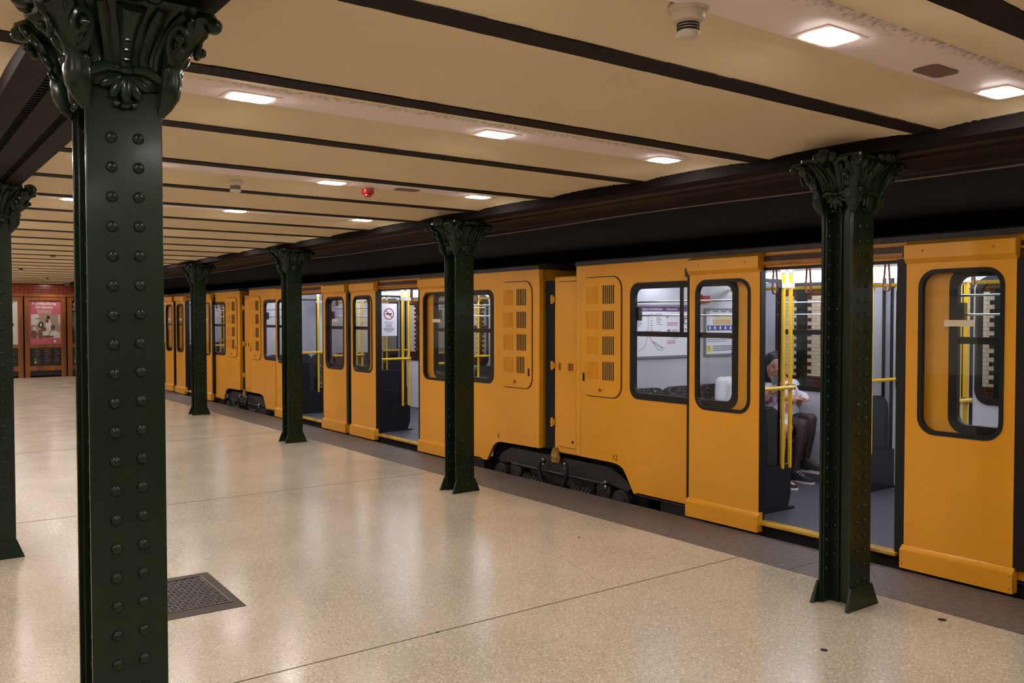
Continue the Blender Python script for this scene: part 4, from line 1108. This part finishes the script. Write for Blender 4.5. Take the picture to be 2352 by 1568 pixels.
def person(label, x, yb, face_dir, shirt_mat, leg_mat, shorts_mat, foot_fwd, hands, hair_len=.3, head_off=(0, 0, 0), seat_z=.49, legs=None, H=1.0, shoe_open=True, item=None):
    """seated figure, back against the seat at y=yb, facing -y"""
    P = thing('person', (x, yb, FZ), label, 'person')
    hip = Vector((x, yb - .16, seat_z + .09)); ch = Vector((x, yb - .15, seat_z + .40)); sh = Vector((x, yb - .155, seat_z + .50))
    hd = Vector((x + head_off[0], yb - .19 + head_off[1], seat_z + .69 + head_off[2]))
    fd = Vector(face_dir).normalized(); rt = fd.cross(Vector((0, 0, 1))).normalized(); upv = rt.cross(fd).normalized()
    R = Matrix((rt, fd, upv)).transposed()
    b = MB()
    limb(b, [sh + Vector((0, -.005, .0)), hd + Vector((0, .01, -.08))], [.052, .05])
    b.ell(hd, (.074, .092, .108), 18, 14, R); b.ell(hd + fd * .035 - upv * .06, (.052, .05, .05), 12, 10, R)
    b.ell(hd + fd * .098 - upv * .012, (.011, .017, .02), 8, 6, R)                 # nose
    for s_ in (-1, 1):
        b.ell(hd + rt * s_ * .074 - upv * .008, (.008, .018, .028), 8, 6, R)          # ears
        b.ell(hd + fd * .075 + rt * s_ * .04 - upv * .03, (.02, .018, .02), 8, 6, R)  # cheeks
    b.ell(hd + fd * .088 - upv * .062, (.022, .01, .008), 8, 6, R); b.ell(hd + fd * .076 - upv * .092, (.02, .018, .016), 8, 6, R)
    # torso and hips under the clothes
    limb(b, [hip, ch], [.125, .12]); limb(b, [ch + Vector((-.1, 0, .04)), ch + Vector((.1, 0, .04))], [.065, .065])
    shoulders = [sh + Vector((-.155, 0, -.03)), sh + Vector((.155, 0, -.03))]
    sleeves = MB()
    for i, s_ in enumerate((-1, 1)):
        S = shoulders[i]; el, wr, dr, sd = hands[i]
        el = Vector(el) + Vector((x, yb, 0)); wr = Vector(wr) + Vector((x, yb, 0))
        limb(b, [S, el, wr], [.045, .036, .025]); hand(b, wr, dr, (0, -.3, 1), sd)
        e2 = S.lerp(el, .55); limb(sleeves, [S, e2], [.062, .054])
    lg = MB(); socks = MB()
    knees = []
    for i, s_ in enumerate((-1, 1)):
        K, Ak, T = legs[i]; K = Vector(K) + Vector((x, yb, 0)); Ak = Vector(Ak) + Vector((x, yb, 0)); T = Vector(T) + Vector((x, yb, 0)); knees.append((K, Ak, T))
        hp = hip + Vector((s_ * .085, -.02, -.01))
        tgt = lg if leg_mat is not None else b
        limb(tgt, [hp, hp.lerp(K, .5), K, K.lerp(Ak, .35), Ak], [.085, .075, .055, .056, .031])
        limb(tgt, [Ak, Ak.lerp(T, .55) + Vector((0, 0, -.012)), T + Vector((0, 0, -.008))], [.030, .024, .018])
    body = blob('body', b, MT['skin'], P)
    if leg_mat is not None: blob('tights', lg, leg_mat, P)
    e = MB()
    for s_ in (-1, 1): e.ell(hd + fd * .083 + rt * s_ * .03 + upv * .014, (.0095, .007, .0048), 8, 6, R)
    for s_ in (-1, 1): e.tube([hd + fd * .082 + rt * s_ * .014 + upv * .028, hd + fd * .082 + rt * s_ * .03 + upv * .033, hd + fd * .072 + rt * s_ * .045 + upv * .028], .0028, 6)
    e.build('eye', MT['hair'], P)
    e = MB(); e.ell(hd + fd * .094 - upv * .058, (.022, .006, .006), 10, 6, R); e.build('lips', MT['lips'], P)
    s_ = MB(); limb(s_, [hip + Vector((0, .0, .0)), ch, ], [.15, .137]); limb(s_, [ch + Vector((-.115, 0, .05)), ch + Vector((.115, 0, .05))], [.076, .076])
    s_.add(sleeves.v, sleeves.f); blob('shirt', s_, shirt_mat, P, .009, 5)
    q = MB()
    for i in (0, 1):
        hp = hip + Vector(((-1, 1)[i] * .085, -.02, -.01)); limb(q, [hp, hp.lerp(knees[i][0], .55)], [.10, .085])
    limb(q, [hip + Vector((-.05, 0, 0)), hip + Vector((.05, 0, 0))], [.128, .128]); blob('shorts', q, shorts_mat, P, .009, 4)
    # hair: cap plus long strands down the back and over the shoulders
    h = MB(); h.ell(hd - fd * .022 + upv * .026, (.086, .094, .104), 16, 12, R)
    if hair_len > .1:
        for s2 in (-1, -.6, 0, .6, 1):
            p0 = hd + rt * s2 * .07 - fd * (.03 + .04 * (1 - abs(s2))) + upv * .02
            h.tube([p0, p0 + Vector((0, .01, -.10)) + rt * s2 * .018, p0 + Vector((0, -.005, -.2)) + rt * s2 * .02, p0 + Vector((0, -.03, -hair_len)) + rt * s2 * .01], [.04, .042, .036, .014], 10)
    blob('hair', h, MT['hair'], P, .008, 3)
    for K, Ak, T in knees:
        d = (T - Ak); d.z = 0; d.normalize(); sd = Vector((-d.y, d.x, 0)); base_z = T.z - .035
        m = MB(); rings = []
        for t_, w_, hh in ((-.048, .028, .085), (0, .040, .098), (.06, .041, .085), (.12, .042, .055), (.17, .043, .042), (.205, .034, .034), (.222, .014, .026)):
            c0 = Ak + d * t_; c0.z = base_z
            rings.append([c0 + sd * w_ * math.cos(a) + Vector((0, 0, max(0, math.sin(a)) * hh)) for a in [PI * k / 8 for k in range(9)]])
        m.loft(rings); sh_ = m.build('shoe', MT['shoe'], P)
        m = MB(); rings = []
        for t_, w_ in ((-.048, .022), (-.02, .038), (.05, .040), (.13, .047), (.18, .044), (.215, .030), (.232, .010)):
            c0 = Ak + d * t_; rings.append([(c0.x - sd.x * w_, c0.y - sd.y * w_, base_z - .022), (c0.x + sd.x * w_, c0.y + sd.y * w_, base_z - .022), (c0.x + sd.x * w_, c0.y + sd.y * w_, base_z + .006), (c0.x - sd.x * w_, c0.y - sd.y * w_, base_z + .006)])
        m.loft(rings); m.build('sole', MT['sole'], sh_)
        m = MB()
        for k in range(4):
            c0 = Ak + d * (.055 + k * .025); z_ = base_z + .078 - .012 * k
            m.tube([c0 - sd * .022 + Vector((0, 0, z_ - c0.z)), c0 + Vector((0, 0, z_ - c0.z + .006)), c0 + sd * .022 + Vector((0, 0, z_ - c0.z))], .004, 6)
        m.build('shoe_lace', MT['sole'], sh_)
    return P, hd
# relative coordinates: x, y from the seat back, z absolute
p1, h1 = person('person in white and pink floral top with long dark hair, looking down at a phone', 7.15, 5.50, (-.45, -.85, -.30), MT['floral'], None, MT['shorts'], 0,
    [((-.30, -.20, .84), (-.285, -.26, .93), (.15, -.45, .5), (1, .3, 0)), ((.12, -.25, .83), (-.17, -.30, .90), (-.55, -.25, .4), (-.6, .5, 0))], .36, (-.075, .03, .0),
    legs=[((-.53, -.46, .58), (-.52, -.46, .17), (-.58, -.64, .135)), ((-.39, -.48, .60), (-.39, -.47, .17), (-.42, -.66, .135))])
m = MB(); m.box(-.036, .036, -.004, .004, -.07, .07); o = m.build('smartphone', MT['phone'], origin=(0, 0, 0), bevel=.004); o.location = (6.905, 5.185, 1.03); o.rotation_euler = (math.radians(-38), 0, math.radians(-20))
tag(o, 'black smartphone held in the hands of the person in the floral top', 'phone')
p2, h2 = person('person with sheer black tights and black canvas shoes, holding a white paper', 7.45, 5.64, (-.1, -.95, -.3), MT['tshirt'], MT['tights'], MT['denim'], 0,
    [((-.20, -.26, .78), (-.16, -.36, .845), (.25, -.6, .05), (1, .2, 0)), ((.07, -.27, .78), (-.03, -.38, .85), (-.25, -.6, .05), (-1, .2, 0))], .34, (-.08, .06, .0),
    legs=[((-.29, -.59, .625), (-.36, -.54, .17), (-.37, -.72, .135)), ((-.15, -.58, .67), (-.19, -.55, .27), (-.17, -.75, .215))])
m = MB(); m.box(-.06, .06, -.0015, .0015, -.045, .045); o = m.build('paper_sheet', MT['paper'], origin=(0, 0, 0)); o.location = (7.36, 5.175, .885); o.rotation_euler = (math.radians(-40), math.radians(15), 0)
tag(o, 'white folded paper held by the person in black tights', 'paper')
p3, h3 = person('person in a plain white t-shirt, half hidden behind the sliding door window', 6.63, 5.62, (0, -.98, -.15), MT['tshirt'], MT['denim'], MT['denim'], 0,
    [((-.22, -.18, .77), (-.14, -.40, .66), (0, -1, -.1), (1, 0, 0)), ((.2, -.2, .77), (.12, -.40, .66), (0, -1, -.1), (-1, 0, 0))], 0.05, (.10, 0, .03), seat_z=.56,
    legs=[((-.1, -.52, .57), (-.1, -.5, .17), (-.11, -.68, .135)), ((.1, -.52, .57), (.1, -.5, .17), (.11, -.68, .135))])

# ------------------------------------------------------------------ world, camera
w = bpy.data.worlds.new('world'); scene.world = w; w.use_nodes = True
w.node_tree.nodes['Background'].inputs[0].default_value = (0, 0, 0, 1)
cd = bpy.data.cameras.new('camera'); cam = bpy.data.objects.new('camera', cd); COL.objects.link(cam)
cd.sensor_width = 36; cd.lens = 2005.9 / 2352 * 36; cd.clip_start = .05
yaw, pitch, roll = math.radians(36.307), math.radians(1.575), math.radians(-.049)
Fw = Vector((math.sin(yaw) * math.cos(pitch), math.cos(yaw) * math.cos(pitch), -math.sin(pitch))); Rt = Vector((math.cos(yaw), -math.sin(yaw), 0)); Up = Rt.cross(Fw)
R2 = Rt * math.cos(roll) + Up * math.sin(roll); U2 = -Rt * math.sin(roll) + Up * math.cos(roll)
cam.matrix_world = Matrix(((R2.x, U2.x, -Fw.x, 0), (R2.y, U2.y, -Fw.y, 0), (R2.z, U2.z, -Fw.z, 1.65), (0, 0, 0, 1)))
scene.camera = cam
vs = scene.view_settings; vs.view_transform = 'Standard'; vs.look = 'None'; vs.gamma = 1; vs.use_curve_mapping = False; vs.exposure = 0
for o in bpy.data.objects:
    if 'org' in o.keys(): del o['org']
